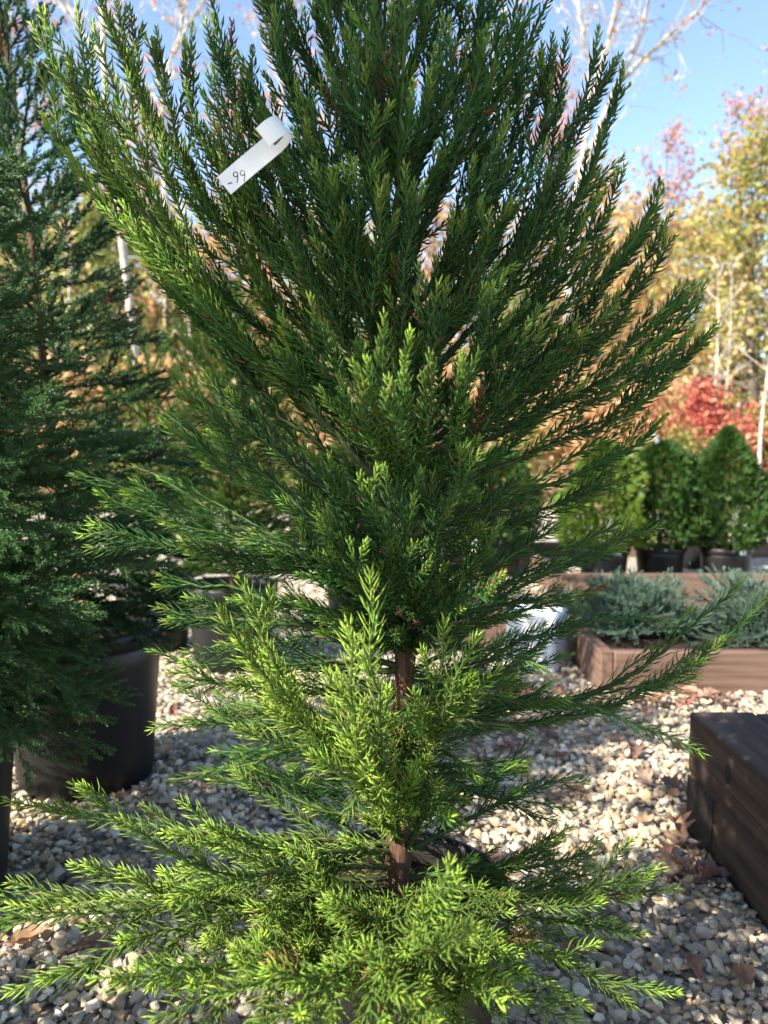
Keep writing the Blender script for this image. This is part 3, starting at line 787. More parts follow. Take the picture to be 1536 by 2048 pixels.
def bed(label, x0, x1, y0, y1, h, courses=1, t=0.045, fill=0.03, fill_mat='soil'):
    r = thing('timber_bed', label, 'raised bed', ((x0 + x1) / 2, (y0 + y1) / 2, 0), 'brown timber beds')
    ch = h / courses
    for c in range(courses):
        z0, z1 = c * ch + (0.002 if c else 0.0), (c + 1) * ch
        board(r, x0 + t + 0.002, x1, y0, y0 + t, z0, z1, M['wood_x'])
        board(r, x0 + t + 0.002, x1, y1 - t, y1, z0, z1 - 0.003, M['wood_x'])
        board(r, x0, x0 + t, y0 + 0.006, y1 + 0.002, z0, z1 + 0.002, M['wood_y'])
        board(r, x1 + 0.002, x1 + t, y0 - 0.002, y1 + 0.002, z0, z1 + 0.002, M['wood_y'])
    a = Acc()
    nx, ny = 24, 16
    X, Y = np.meshgrid(np.linspace(x0 + t + 0.004, x1 - 0.004, nx), np.linspace(y0 + t + 0.004, y1 - t - 0.004, ny))
    Z = h - fill + rng.uniform(0, 0.012, X.shape) * min(1, (h - fill) / 0.03)
    ff = [(j * nx + i, j * nx + i + 1, (j + 1) * nx + i + 1, (j + 1) * nx + i) for j in range(ny - 1) for i in range(nx - 1)]
    a.add(np.stack([X, Y, Z], -1).reshape(-1, 3), ff, (.1, .1, .1))
    link('bed_fill', a.mesh('bed_fill', origin=np.array(r.location)), M[fill_mat], parent=r)
    return r

bed('brown timber bed holding blue-green spreading junipers', *BED1, 0.15, fill=0.035)
bed('brown timber bed under the row of pointed green shrubs in pots', *BED2, 0.16, fill=0.125, fill_mat='gravel')
bed('narrow brown timber bed beside the white plastic tub', *BED3, 0.165, fill=0.02, fill_mat='gravel')

# the dark stacked-timber bed on the right
BX, BY = BOX_X, BOX_Y
r = thing('stacked_timber_bed', 'dark brown raised bed of two stacked heavy timbers standing on the gravel', 'raised bed', (BX + 0.4, BY - 0.6, 0))
hb = 0.137
board(r, BX + 0.003, BX + 0.14, 0.30, BY - 0.142, 0, hb, M['dark_y'], 'timber', 0.006)
board(r, BX + 0.001, BX + 1.2, BY - 0.140, BY, 0, hb, M['dark_x'], 'timber', 0.006)
board(r, BX, BX + 0.139, 0.30, BY - 0.001, hb + 0.002, 2 * hb, M['dark_y'], 'timber', 0.003)
board(r, BX + 0.141, BX + 1.2, BY - 0.139, BY - 0.002, hb + 0.002, 2 * hb - 0.002, M['dark_x'], 'timber', 0.006)
# end grain of the lower cross timber, a knot and a drying crack on the upper one
a = Acc(); box_mesh(a, BX - 0.0015, BX + 0.001, BY - 0.137, BY - 0.003, 0.004, hb - 0.004, bev=0.0005)
link('end_face', a.mesh('end_face', False, np.array(r.location)), M['end_grain'], parent=r)
a = Acc(); lathe(a, [(0.0, 0.0018), (0.010, 0.0022), (0.016, 0.0012), (0.019, 0.0)], (.1, .1, .1), 18)
kn = link('knot', a.mesh('knot'), M['end_grain'], parent=r)
kn.location = (BX - 0.0004 - r.location.x, BY - 0.20 - r.location.y, 0.215); kn.rotation_euler = (0, R(-90), 0); kn.scale = (1, 0.8, 1)
a = Acc()
cy = np.linspace(BY - 0.08, BY - 0.6, 30); cz = 0.190 - 0.02 * np.linspace(0, 1, 30) + np.cumsum(rng.normal(0, 0.0008, 30))
tube(a, np.stack([np.full(30, BX), cy, cz], 1), 0.0012, (.02, .02, .02), 4)
link('crack', a.mesh('crack', origin=np.array(r.location)), M['end_grain'], parent=r)
a = Acc()
X, Y = np.meshgrid(np.linspace(BX + 0.14, BX + 1.2, 20), np.linspace(0.3, BY - 0.14, 20))
a.add(np.stack([X, Y, 0.2 + rng.normal(0, .006, X.shape)], -1).reshape(-1, 3), [(j * 20 + i, j * 20 + i + 1, j * 20 + i + 21, j * 20 + i + 20) for j in range(19) for i in range(19)], (.1, .1, .1))
link('bed_fill', a.mesh('bed_fill', origin=np.array(r.location)), M['soil'], parent=r)

# ------------------------------------------------------------------ junipers
JUN = Style(flat=True, L=0.0085, dens=800, w=0.0017, old=np.array([0.12, 0.19, 0.15]), new=np.array([0.19, 0.27, 0.21]), sp1=0.019, sp2=0.018, lat=0.5, latmax=0.12, ang=0.75, lift=0.5, minlat=0.018, brown=0.01, a0=0.7, a1=0.45, wood=np.array([.10, .07, .045]))
def juniper(label, loc, nb, Lr, elr, azr):
    t = thing('juniper_shrub', label, 'shrub', loc, 'spreading junipers in the bed')
    for i in range(nb):
        az = rng.uniform(*azr); el = rng.uniform(*elr); Lb = rng.uniform(*Lr) * (1 - 0.25 * el)
        hz = np.array([math.cos(az), math.sin(az), 0]); dv = hz * math.cos(el) + UP * math.sin(el)
        p0 = np.array([0, 0, 0.0]) + hz * 0.02; p3 = p0 + dv * Lb
        P = bez(p0, p0 + unit(dv + UP * 0.35) * Lb * 0.4, p3 - unit(dv + UP * 0.1) * Lb * 0.3, p3, 14)
        P[:, 2] = np.maximum(P[:, 2], 0.012)
        add_branch(t, P, JUN, 0.004, 0.8, 0.2)
    return t
juniper('dense blue-green mounded juniper filling the corner of its timber bed', (1.0, 3.16, 0.115), 110, (0.26, 0.40), (0.1, 1.5), (0, 2 * math.pi))
juniper('sparser blue-green juniper trailing over the front board of its bed', (1.50, 3.05, 0.115), 80, (0.26, 0.46), (0.0, 1.2), (0, 2 * math.pi))

YJ = Style(**JUN.__dict__); YJ.old = np.array([0.13, 0.20, 0.035]); YJ.new = np.array([0.24, 0.32, 0.05])
JUN_, JUN = JUN, YJ
juniper('small yellow-green shrub growing in the narrow bed beside the white tub', (0.27, 3.62, 0.14), 44, (0.14, 0.24), (0.2, 1.5), (0, 2 * math.pi))
JUN = JUN_

# ------------------------------------------------------------------ white plastic tub
wl = ground_px(1082, 1343)
t = thing('plastic_tub', 'white square plastic tub with recessed top standing on the gravel by the beds', 'tub', (wl[0], wl[1] + 0.1, 0))
a = Acc()
def sq(h, z, r=0.02, n=5):
    pts = []
    for k, (sx, sy) in enumerate(((1, 1), (-1, 1), (-1, -1), (1, -1))):
        for q in range(n):
            an = (k * 90 + 90 * q / (n - 1)) * math.pi / 180
            pts.append((sx * (h - r) + r * math.cos(an), sy * (h - r) + r * math.sin(an), z))
    return pts
rings = [sq(.098, 0.002), sq(.106, 0.006), sq(.098, .19), sq(.104, .192), sq(.104, .214), sq(.100, .218), sq(.085, .218), sq(.082, .214), sq(.078, .165), sq(.01, .163, .005)]
m_ = 20
fq = [(i * m_ + j, i * m_ + (j + 1) % m_, (i + 1) * m_ + (j + 1) % m_, (i + 1) * m_ + j) for i in range(len(rings) - 1) for j in range(m_)]
a.add(np.array(rings).reshape(-1, 3), fq, (.8, .8, .8))
link('tub_body', a.mesh('tub_body', smooth=False), M['white_plastic'], parent=t)
a = Acc(); box_mesh(a, -.035, .035, -.104, -.098, .13, .15, bev=.002)
link('hand_grip', a.mesh('hand_grip', smooth=False), M['white_plastic'], parent=t)
t.rotation_euler = (0, 0, R(-28))

# ------------------------------------------------------------------ pointed shrubs in pots
def thuja_foliage(h, r, n, seed, blunt=0.0, tone=(0.030, 0.080, 0.016)):
    g = np.random.default_rng(seed)
    a = Acc()
    q = g.random(n) ** 1.1
    zz = q * h - 0.02
    prof = np.interp(q, [0, 0.08, 0.3, 0.6, 0.85, 1.0], [0.86, 0.97, 1.0, 0.78 + .1 * blunt, 0.36 + .3 * blunt, 0.03 + .12 * blunt]) * r
    az = g.uniform(0, 2 * math.pi, n)
    lump = 1 + 0.12 * np.sin(az * 3 + zz * 11 + seed) + 0.10 * np.sin(az * 5 - zz * 19) + 0.06 * np.sin(az * 9 + zz * 31)
    rad = prof * lump * np.where(g.random(n) < 0.75, g.uniform(0.78, 1.06, n), g.uniform(0.35, 0.8, n))
    hz = np.stack([np.cos(az), np.sin(az), np.zeros(n)], 1)
    p = hz * rad[:, None] + UP * zz[:, None]
    ax = unit(hz * g.uniform(0.25, 0.9, n)[:, None] + UP * g.uniform(0.5, 1.1, n)[:, None] + g.normal(0, 0.25, (n, 3)))
    nrm = unit(np.cross(ax, hz) + g.normal(0, 0.5, (n, 3)))
    side = unit(np.cross(nrm, ax))
    K = 7
    for k in range(K):
        th = (k - (K - 1) / 2) * 0.30 + g.normal(0, 0.08, n)
        d = np.cos(th)[:, None] * ax + np.sin(th)[:, None] * side
        s2 = -np.sin(th)[:, None] * ax + np.cos(th)[:, None] * side
        L = g.uniform(0.026, 0.060, n)[:, None] * (1 - 0.07 * abs(k - 3)); w = g.uniform(0.0026, 0.0045, n)[:, None]
        b = p + ax * (0.004 * abs(k - 3))
        v = np.stack([b, b + d * L * .6 + s2 * w, b + d * L + nrm * L * g.normal(0, .12, (n, 1)), b + d * L * .6 - s2 * w], 1)
        c = np.array(tone) * g.uniform(0.6, 1.5, n)[:, None]
        c[:, 0] *= g.uniform(0.8, 1.7, n)
        a.add(v.reshape(-1, 3), (np.array([[0, 1, 2, 3]])[None] + (np.arange(n) * 4)[:, None, None]).reshape(-1, 4), np.repeat(c[:, None], 4, 1).reshape(-1, 3))
    return a.mesh('foliage')
TM = [thuja_foliage(0.68, 0.225, 3000, 1, 0.0), thuja_foliage(0.60, 0.225, 3000, 2, 0.9), thuja_foliage(0.60, 0.24, 3000, 3, 0.5, (0.075, 0.15, 0.022))]
for me in TM:
    me.materials.append(M['needle'])
def thuja(label, loc, var, rot, stick=True, tagtop=False, group='pointed green shrubs in pots', s=1.0):
    t = thing('potted_arborvitae', label, 'shrub', loc, group)
    pot(t, 0.152, 0.245, 0.122, soil_z=0.21)
    f_ = link('foliage', TM[var], parent=t, loc=(0, 0, 0.262), kind='stuff'); f_.rotation_euler = (0, 0, rot); f_.scale = (s, s, s)
    a = Acc(); zt = np.linspace(0.19, 0.78, 12)
    tube(a, np.stack([0.004 * np.sin(zt * 11), 0 * zt, zt], 1), np.linspace(0.016, 0.004, 12), (.2, .12, .08), 7)
    link('trunk', a.mesh('trunk'), M['bark'], parent=t)
    if stick:
        a = Acc(); rr = 0.1548
        an = np.linspace(-0.14, 0.14, 5) + R(-90) + 0.25
        v = [(rr * math.cos(q), rr * math.sin(q), z) for z in (0.214, 0.240) for q in an]
        a.add(v, [(i, i + 1, i + 6, i + 5) for i in range(4)], (.8, .8, .8))
        link('sticker', a.mesh('sticker'), M['label_white'], parent=t)
    if tagtop:
        a = Acc(); box_mesh(a, -.012, .012, -.002, .002, 0, .06, bev=.0006)
        g_ = link('plant_tag', a.mesh('plant_tag', smooth=False), M['label_white'], parent=t, loc=(-0.06, -0.08, 0.86)); g_.rotation_euler = (R(20), R(-35), 0)
    return t
ZB = 0.035
thuja('narrow pointed cone-shaped green shrub in a stickered black pot', (2.02, 4.68, ZB), 0, 0.4)
thuja('blunt-topped dark green shrub with a white tag at its top', (1.655, 4.74, ZB), 1, 2.0, stick=False, tagtop=True)
thuja('light yellow-green leaning shrub in a stickered black pot next to the blunt dark one', (1.30, 4.68, ZB), 2, 4.0)
thuja('small green shrub standing in the row behind the cone-shaped one', (2.15, 5.45, ZB), 1, 1.0, stick=False, s=0.85)
thuja('dark shrub in a black pot standing on the gravel beyond the narrow bed', (0.80, 5.45, 0.0), 1, 0.9, stick=False)
thuja('pointed dark shrub in a black pot behind the narrow bed', (0.44, 5.35, 0.0), 0, 2.2, stick=False)
thuja('rounded dark shrub in a black pot behind the tall tagged conifer', (0.06, 5.5, 0.0), 2, 3.9, stick=False)
thuja('dark shrub in a black pot beyond the olive conifer', (-0.34, 5.4, 0.0), 1, 5.2, stick=False)

# ------------------------------------------------------------------ woods behind
def deciduous(h, r0, base, spread, nl, nleaf, lsize, pal, seed, fork=False, up=0.9, lean=0.0, clump=0.5, sub=5):
    """(trunk mesh, crown mesh): tapered trunk with limbs and twigs, leaves in loose clumps round the twig ends"""
    g = np.random.default_rng(seed)
    w = Acc()
    z = np.linspace(0, h, 22)
    amp = h * 0.012
    P = np.stack([amp * np.sin(z / h * 7 + seed) + lean * z, amp * np.cos(z / h * 5 + seed * 2) - amp, z], 1); P[0, :2] = 0
    rad = r0 * (1 - z / h * 0.93) * (1 + 0.5 * np.exp(-z / (h * 0.03)))
    tube(w, P, rad, (.5, .5, .5), 9)
    ends = []
    for i in range(nl):
        q = base + (0.97 - base) * (i + g.random()) / nl
        p0 = np.array([np.interp(q * h, z, P[:, k]) for k in range(3)])
        az = i * 2.39996 + g.normal(0, 0.4)
        el = g.uniform(0.15, 0.6) + up * q * 0.7
        L = spread * h * (1.15 - 0.75 * q) * g.uniform(0.6, 1.15)
        dv = np.array([math.cos(az) * math.cos(el), math.sin(az) * math.cos(el), math.sin(el)])
        rl = max(0.012, r0 * (1 - q * 0.9) * 0.55)
        Q = bez(p0, p0 + dv * L * .35 + g.normal(0, .04 * L, 3), p0 + dv * L * .7 + UP * .05 * L + g.normal(0, .06 * L, 3), p0 + dv * L + UP * L * .12, 9)
        tube(w, Q, np.linspace(rl, rl * .25, 9), (.5, .5, .5), 5)
        for j in range(sub):
            s = g.uniform(0.3, 1.0); k = int(s * 8)
            d2 = unit(dv + g.normal(0, 0.55, 3) + UP * 0.3); L2 = L * g.uniform(0.22, 0.5) * (1.2 - .5 * s)
            S = bez(Q[k], Q[k] + d2 * L2 * .4, Q[k] + d2 * L2 * .7 + g.normal(0, .05 * L2, 3), Q[k] + d2 * L2 + UP * .15 * L2, 6)
            tube(w, S, np.linspace(rl * .4, .005, 6), (.5, .5, .5), 3)
            ends += [S[-1], S[3]]
            for m in range(2):
                d3 = unit(d2 + g.normal(0, .6, 3)); L3 = L2 * .5
                tube(w, np.array([S[3], S[3] + d3 * L3 * .5 + g.normal(0, .03 * L3, 3), S[3] + d3 * L3]), [.012, .008, .004], (.5, .5, .5), 3)
                ends.append(S[3] + d3 * L3)
    wood = w.mesh('trunk')
    if not nleaf:
        return wood, None
    ends = np.array(ends); pal = np.array(pal)
    e = g.integers(0, len(ends), nleaf)
    c = ends[e] + g.normal(0, clump, (nleaf, 3)) * np.array([1, 1, .75])
    n1 = unit(g.normal(size=(nleaf, 3)) + UP * .6); u = unit(np.cross(n1, g.normal(size=(nleaf, 3)))); v = np.cross(n1, u)
    s = lsize * g.uniform(.55, 1.25, nleaf)[:, None]
    V = np.stack([c - u * s, c + v * s * .6 + n1 * s * .15, c + u * s, c - v * s * .6 + n1 * s * .15], 1)
    tone = (e * 7919) % len(pal)
    mixi = np.where(g.random(nleaf) < .7, tone, g.integers(0, len(pal), nleaf))
    cc = pal[mixi] * g.uniform(.65, 1.3, nleaf)[:, None]
    a = Acc(); a.add(V.reshape(-1, 3), np.arange(nleaf * 4).reshape(-1, 4), np.repeat(cc[:, None], 4, 1).reshape(-1, 3))
    return wood, a.mesh('crown', smooth=False)

ORANGE = [(.54, .34, .17), (.50, .30, .18), (.58, .42, .20), (.44, .26, .16), (.56, .44, .24)]
GOLD = [(.48, .40, .17), (.40, .36, .17), (.56, .46, .20), (.34, .33, .15), (.52, .38, .18)]
YGREEN = [(.27, .29, .09), (.33, .31, .09), (.20, .24, .08), (.40, .34, .10), (.36, .23, .09)]
REDS = [(.42, .11, .09), (.50, .16, .13), (.34, .08, .08), (.52, .22, .13)]
PINK = [(.50, .24, .20), (.55, .30, .22), (.45, .20, .16)]
OLIVES = [(.13, .16, .05), (.18, .20, .06), (.10, .13, .045)]
KIND = {
 'orange_a': (deciduous(9.5, .16, .22, .30, 22, 3300, .115, ORANGE, 11), 'grey_bark'),
 'orange_b': (deciduous(8.5, .14, .18, .34, 20, 3300, .115, ORANGE + GOLD[:2], 12), 'grey_bark'),
 'gold': (deciduous(9.0, .17, .20, .32, 20, 3300, .115, GOLD, 13), 'grey_bark'),
 'ygreen': (deciduous(9.5, .20, .22, .30, 22, 3600, .115, YGREEN, 14), 'grey_bark'),
 'pink': (deciduous(11.5, .08, .35, .20, 20, 1500, .085, PINK + ORANGE[:1], 15, clump=.22), 'grey_bark'),
 'red': (deciduous(2.3, .035, .15, .34, 14, 1700, .075, REDS, 16, clump=.2, sub=4), 'grey_bark'),
 'lowred': (deciduous(1.5, .03, .1, .45, 12, 1300, .07, REDS + ORANGE[:2], 17, clump=.2, sub=4), 'grey_bark'),
 'loworange': (deciduous(1.9, .035, .1, .5, 14, 1700, .07, ORANGE, 18, clump=.22, sub=4), 'grey_bark'),
 'lowgreen': (deciduous(1.6, .03, .05, .5, 14, 1800, .06, YGREEN + OLIVES, 19, clump=.22, sub=4), 'grey_bark'),
 'pale_a': (deciduous(16, .088, .42, .20, 16, 600, .085, PINK, 20, lean=-.012, clump=.2), 'pale_bark'),
 'pale_b': (deciduous(15.5, .085, .45, .24, 14, 500, .085, PINK + ORANGE, 21, up=1.2, clump=.2), 'pale_bark'),
 'sapling': (deciduous(4.2, .032, .4, .16, 9, 60, .07, GOLD, 22, clump=.2, sub=3), 'pale_bark'),
 'olive': (deciduous(7.0, .13, .08, .26, 26, 5200, .10, OLIVES + YGREEN[:1], 23), 'grey_bark'),
}
LAB = {
 'orange_a': ('autumn_tree', 'orange-leaved autumn tree in the woods behind the nursery', 'tree'), 'orange_b': ('autumn_tree', 'broad orange and gold autumn tree in the woods behind the nursery', 'tree'),
 'gold': ('autumn_tree', 'golden-leaved autumn tree in the woods behind the nursery', 'tree'), 'ygreen': ('autumn_tree', 'yellow-green oak-like tree with dark trunk in the woods', 'tree'),
 'pink': ('sparse_tree', 'thin tall tree with few pinkish leaves against the sky', 'tree'), 'red': ('red_sapling', 'upright scarlet sapling at the edge of the woods', 'sapling'),
 'lowred': ('red_shrub', 'low red-leaved shrub at the edge of the woods', 'shrub'), 'loworange': ('orange_shrub', 'low orange-leaved shrub at the edge of the woods', 'shrub'),
 'lowgreen': ('green_shrub', 'low yellow-green shrub at the edge of the woods', 'shrub'), 'pale_a': ('pale_tree', 'tall white-barked tree with a straight bright trunk', 'tree'),
 'pale_b': ('pale_tree', 'tall white-barked tree with forking bare limbs against the blue sky', 'tree'), 'sapling': ('pale_sapling', 'thin pale-stemmed bare sapling at the edge of the woods', 'sapling'),
 'olive': ('olive_tree', 'dense olive-green tree in the woods', 'tree')}
GRP = {'tree': 'trees of the autumn woods', 'shrub': 'shrubs at the edge of the woods', 'sapling': 'saplings at the edge of the woods'}
protos = {}
def far_tree(kind, xp, Y, s=1.0, rot=None):
    x = (xp - 768) / F * Y
    z = float(terrain_z(np.array(x), np.array(float(Y))))
    nm, lb, cat = LAB[kind]
    (wood, crown), bark = KIND[kind]
    t = thing(nm, lb, cat, (x, Y, z - 0.03), GRP[cat])
    if not wood.materials:
        wood.materials.append(M[bark])
    link('trunk', wood, parent=t)
    if crown:
        if not crown.materials:
            crown.materials.append(M['far_leaf'])
        link('crown', crown, parent=t)
    t.rotation_euler = (0, 0, rng.uniform(0, 6.28) if rot is None else rot)
    t.scale = (s, s, s)

for a_ in [('pale_a', 262, 15, 1.0, 0.3), ('pale_a', 60, 26, 1.1), ('pale_b', 980, 24, 1.1), ('pale_a', 700, 22), ('pale_b', 560, 26, 1.1), ('pale_a', -60, 19), ('pale_a', 1640, 24),
           ('ygreen', 1490, 19, .80, 0.5), ('gold', 1660, 23, .9), ('gold', 1370, 25, .78), ('orange_b', 1290, 22, .78), ('orange_a', 1180, 26, .9), ('orange_b', 1080, 23, 0.74), ('gold', 960, 27, 0.81), ('orange_a', 860, 24, 0.74), ('gold', 740, 26, 0.74),
           ('orange_b', 640, 23, 0.78), ('orange_a', 520, 27, 0.81), ('orange_b', 420, 22, 0.70), ('gold', 330, 26, 0.78), ('orange_a', 230, 22, 0.74), ('orange_b', 130, 26, 0.81), ('gold', 20, 22, 0.74), ('orange_a', -90, 26, 0.81), ('orange_b', -230, 23, 0.81), ('orange_a', 1780, 26, 1.1), ('gold', 1900, 22, 1.0),
           ('pink', 1480, 27, 1.0), ('pink', 1330, 30, 1.0), ('pink', 480, 25, 1.0), ('pink', 300, 30, 1.1), ('pink', 1100, 28, 1.1),
           ('olive', 215, 17, .8), ('olive', 380, 18, .55), ('olive', 1440, 29, 1.1), ('olive', 1050, 19, .6), ('olive', 660, 19, .7), ('olive', 1240, 30, 1.1), ('olive', 60, 30, 1.1),
           ('red', 1412, 12.6, .72), ('red', 1512, 13.2, .6), ('lowred', 1480, 12.2, .7), ('lowred', 1240, 12.8, .9), ('loworange', 1300, 13.4, .8), ('loworange', 1210, 12.6, .8), ('loworange', 1350, 14.5, .9), ('lowgreen', 1370, 12.0, .6), ('lowgreen', 1450, 14.5, .9), ('lowgreen', 1270, 11.8, .5), ('lowgreen', 1550, 12.4, .8),
           ('sapling', 1416, 14, 1.0), ('sapling', 1524, 11.8, 1.0), ('sapling', 1455, 16, 1.1), ('sapling', 395, 16, 1.2), ('sapling', 150, 15, 1.2),
           ('loworange', 1120, 13, .9), ('lowgreen', 1020, 12.6, .8), ('loworange', 900, 13, .9), ('lowgreen', 780, 13.4, 1), ('loworange', 660, 12.8, .9), ('lowgreen', 540, 12.6, 1), ('lowgreen', 420, 13.5, 1), ('loworange', 330, 13, 1), ('lowgreen', 250, 13, 1.1), ('loworange', 160, 12.8, 1), ('lowgreen', 60, 13, 1), ('loworange', -40, 13, 1), ('loworange', 1640, 13, 1), ('lowgreen', 1720, 12.6, 1)]:
    far_tree(*a_)
def forked_tree(label, Y, base, limbs, r0, seed, ntw=16):
    """white-barked tree with its own forks: a trunk line and limb lines, twigs along the limbs, a few clinging leaves"""
    g = np.random.default_rng(seed)
    b = px(base[0][0], base[0][1], Y); b[2] = float(terrain_z(np.array(b[0]), np.array(float(Y)))) - 0.03
    t = thing('pale_tree', label, 'tree', b, GRP['tree'])
    w = Acc(); cl = []
    def line(pts, ra, rb, dz=0.0):
        P = np.array([px(x, y, Y + dz * k / max(1, len(pts) - 1)) for k, (x, y) in enumerate(pts)])
        tt = np.linspace(0, len(P) - 1, 6 * len(P)); ii = np.arange(len(P))
        Q = np.stack([np.interp(tt, ii, P[:, k]) for k in range(3)], 1)
        for _ in range(4):
            Q[1:-1] = (Q[:-2] + Q[2:] + 2 * Q[1:-1]) / 4
        Q[1:-1] += g.normal(0, .02, (len(Q) - 2, 3))
        tube(w, Q, np.linspace(ra, rb, len(Q)), (.5, .5, .5), 8)
        return Q
    base_pts = [(base[0][0], base[0][1])] + list(base[1:])
    Q = line(base_pts, r0, r0 * .8); 
    for li, pts in enumerate(limbs):
        Q = line(pts, r0 * .62, r0 * .2, dz=g.uniform(-1, 1))
        for m in range(ntw):
            k = g.integers(4, len(Q)); d = unit(unit(Q[min(k + 1, len(Q) - 1)] - Q[k - 1]) + g.normal(0, .75, 3)); L = g.uniform(.5, 2.0)
            S = bez(Q[k], Q[k] + d * L * .3, Q[k] + d * L * .6 + g.normal(0, .1, 3), Q[k] + d * L + UP * .2 * L, 7)
            tube(w, S, np.linspace(.022, .005, 7), (.5, .5, .5), 4)
            for q in range(3):
                d2 = unit(d + g.normal(0, .7, 3)); e = S[3 + q] + d2 * L * .4
                tube(w, np.array([S[3 + q], S[3 + q] + d2 * L * .2 + g.normal(0, .02, 3), e]), [.010, .007, .004], (.5, .5, .5), 3)
                cl.append(e)
    link('trunk', w.mesh('trunk', origin=b), M['pale_bark'], parent=t)
    cl = np.array(cl); n = len(cl) * 3
    c = np.repeat(cl, 3, 0) + g.normal(0, .10, (n, 3)); keep = g.random(len(cl)).repeat(3) < .45; c = c[keep]; n = len(c)
    n1 = unit(g.normal(size=(n, 3))); u = unit(np.cross(n1, g.normal(size=(n, 3)))); v = np.cross(n1, u); s_ = g.uniform(.04, .08, n)[:, None]
    pal = np.array(PINK + ORANGE)
    a = Acc(); a.add(np.stack([c - u * s_, c + v * s_ * .7, c + u * s_, c - v * s_ * .7], 1).reshape(-1, 3), np.arange(n * 4).reshape(-1, 4), np.repeat(pal[g.integers(0, len(pal), n)][:, None], 4, 1).reshape(-1, 3))
    link('crown', a.mesh('crown', smooth=False, origin=b), M['far_leaf'], parent=t)
forked_tree('tall white-barked tree forking into three bare limbs above the orange trees', 20, [(1128, 860), (1135, 600), (1150, 400)],
            [[(1150, 400), (1195, 260), (1240, 160), (1288, 60), (1300, -60), (1330, -200)], [(1152, 390), (1180, 230), (1180, 130), (1160, 40), (1140, -90)], [(1170, 300), (1190, 170), (1220, 70), (1240, -40), (1235, -160)], [(1240, 160), (1290, 115), (1350, 60), (1420, 0)]], .115, 41)
forked_tree('white-barked tree with crooked pale limbs behind the lit side of the tall conifer', 19, [(330, 860), (335, 500), (325, 230)],
            [[(325, 230), (340, 120), (368, 50), (355, -60)], [(345, 110), (385, 40), (430, -40)], [(325, 220), (250, 110), (235, 10), (250, -90)], [(330, 250), (200, 120), (140, 20), (110, -60)]], .07, 42)
# the wood farther back, one mass of leaves
g = np.random.default_rng(99)
n = 26000
X = g.uniform(-48, 48, n); Yv = g.uniform(36, 58, n)
hz_ = 6.5 + 1.6 * np.sin(X * .7) + 1.2 * np.sin(X * 1.9 + 2)
Zv = terrain_z(X, Yv) + hz_ * g.random(n) ** .8
pal = np.array(ORANGE + GOLD + YGREEN + OLIVES)
ti = ((np.floor(X / 2.2).astype(int) * 7 + np.floor(Yv / 5).astype(int) * 3) % len(pal))
ti = np.where(g.random(n) < .65, ti, g.integers(0, len(pal), n))
n1 = unit(g.normal(size=(n, 3))); u = unit(np.cross(n1, g.normal(size=(n, 3)))); v = np.cross(n1, u)
s = g.uniform(.15, .36, n)[:, None]; c = np.stack([X, Yv, Zv], 1)
a = Acc(); a.add(np.stack([c - u * s, c + v * s * .7, c + u * s, c - v * s * .7], 1).reshape(-1, 3), np.arange(n * 4).reshape(-1, 4), np.repeat((pal[ti] * g.uniform(.6, 1.2, n)[:, None])[:, None], 4, 1).reshape(-1, 3))
o = link('far_woodland', a.mesh('far_woodland', smooth=False), M['far_leaf'], kind='stuff')
tag(o, 'far mass of orange and olive autumn woodland', 'woodland')

# ------------------------------------------------------------------ an unseen clear-stemmed tree, added so that its crown shades the tall conifer
t = thing('added_shade_tree', 'young broad-leaved tree on a clear stem in a black pot, added out of view to shade the tall conifer', 'tree', (-1.25, 0.02, 0))
pot(t, 0.19, 0.36, soil_z=0.31)
wd_, cr_ = deciduous(1.25, .016, .05, .42, 18, 2600, .034, YGREEN, 31, clump=.085, sub=4)
cr_.materials.append(M['far_leaf']); wd_.materials.append(M['grey_bark'])
a = Acc(); zt = np.linspace(0.29, 1.62, 14)
tube(a, np.stack([0.008 * np.sin(zt * 6), 0.006 * np.cos(zt * 5), zt], 1), np.linspace(0.02, 0.016, 14), (.2, .2, .2), 9)
link('trunk', a.mesh('trunk'), M['grey_bark'], parent=t)
lm_ = link('limbs', wd_, parent=t, loc=(0, 0, 1.60))
link('crown', cr_, parent=t, loc=(0, 0, 1.60))

# ------------------------------------------------------------------ fallen leaves
LEAFC = [(.22, .12, .08), (.32, .18, .11), (.17, .10, .08), (.38, .24, .15), (.27, .11, .09), (.30, .20, .15)]
def leaf_mesh(seed):
    g = np.random.default_rng(seed)
    n = 13
    t = np.linspace(0, 1, n)
    oak = g.random() < .6
    wv = np.sin(math.pi * np.clip(t, .02, 1) ** .8) * .30
    if oak:
        wv *= 1 + .45 * np.cos(t * math.pi * 2 * 3.5 + .4)
    wv = np.clip(wv, .012, None)
    rows = []
    curl = g.uniform(.4, 2.4); bend = g.uniform(-.8, 1.2)
    for k, q in enumerate((-1, -.5, 0, .5, 1)):
        x = t - .5; y = q * wv
        z = curl * y ** 2 * 1.3 + bend * (t - .5) ** 2 + .035 * np.sin(t * 15 + q * 3 + seed) + .03 * np.sin(t * 9 - q * 5)
        rows.append(np.stack([x, y, z], 1))
    V = np.array(rows)
    V[:, :, 2] -= V[:, :, 2].min()
    f_ = [(k * n + i, k * n + i + 1, (k + 1) * n + i + 1, (k + 1) * n + i) for k in range(4) for i in range(n - 1)]
    a = Acc()
    col = np.array(LEAFC[seed % len(LEAFC)])
    cc = np.tile(col, (5 * n, 1)) * g.uniform(.8, 1.2, (5 * n, 1)); cc[2 * n:3 * n] *= .75
    a.add(V.reshape(-1, 3), f_, cc)
    st = np.array([[-.5, 0, 0], [-.62, .02, .02], [-.75, .05, .01]]); st[:, 2] += V[2, 0, 2]
    tube(a, st, [.012, .01, .01], col * .7, 4)
    me = a.mesh('dry_leaf'); me.materials.append(M['dry_leaf'])
    return me
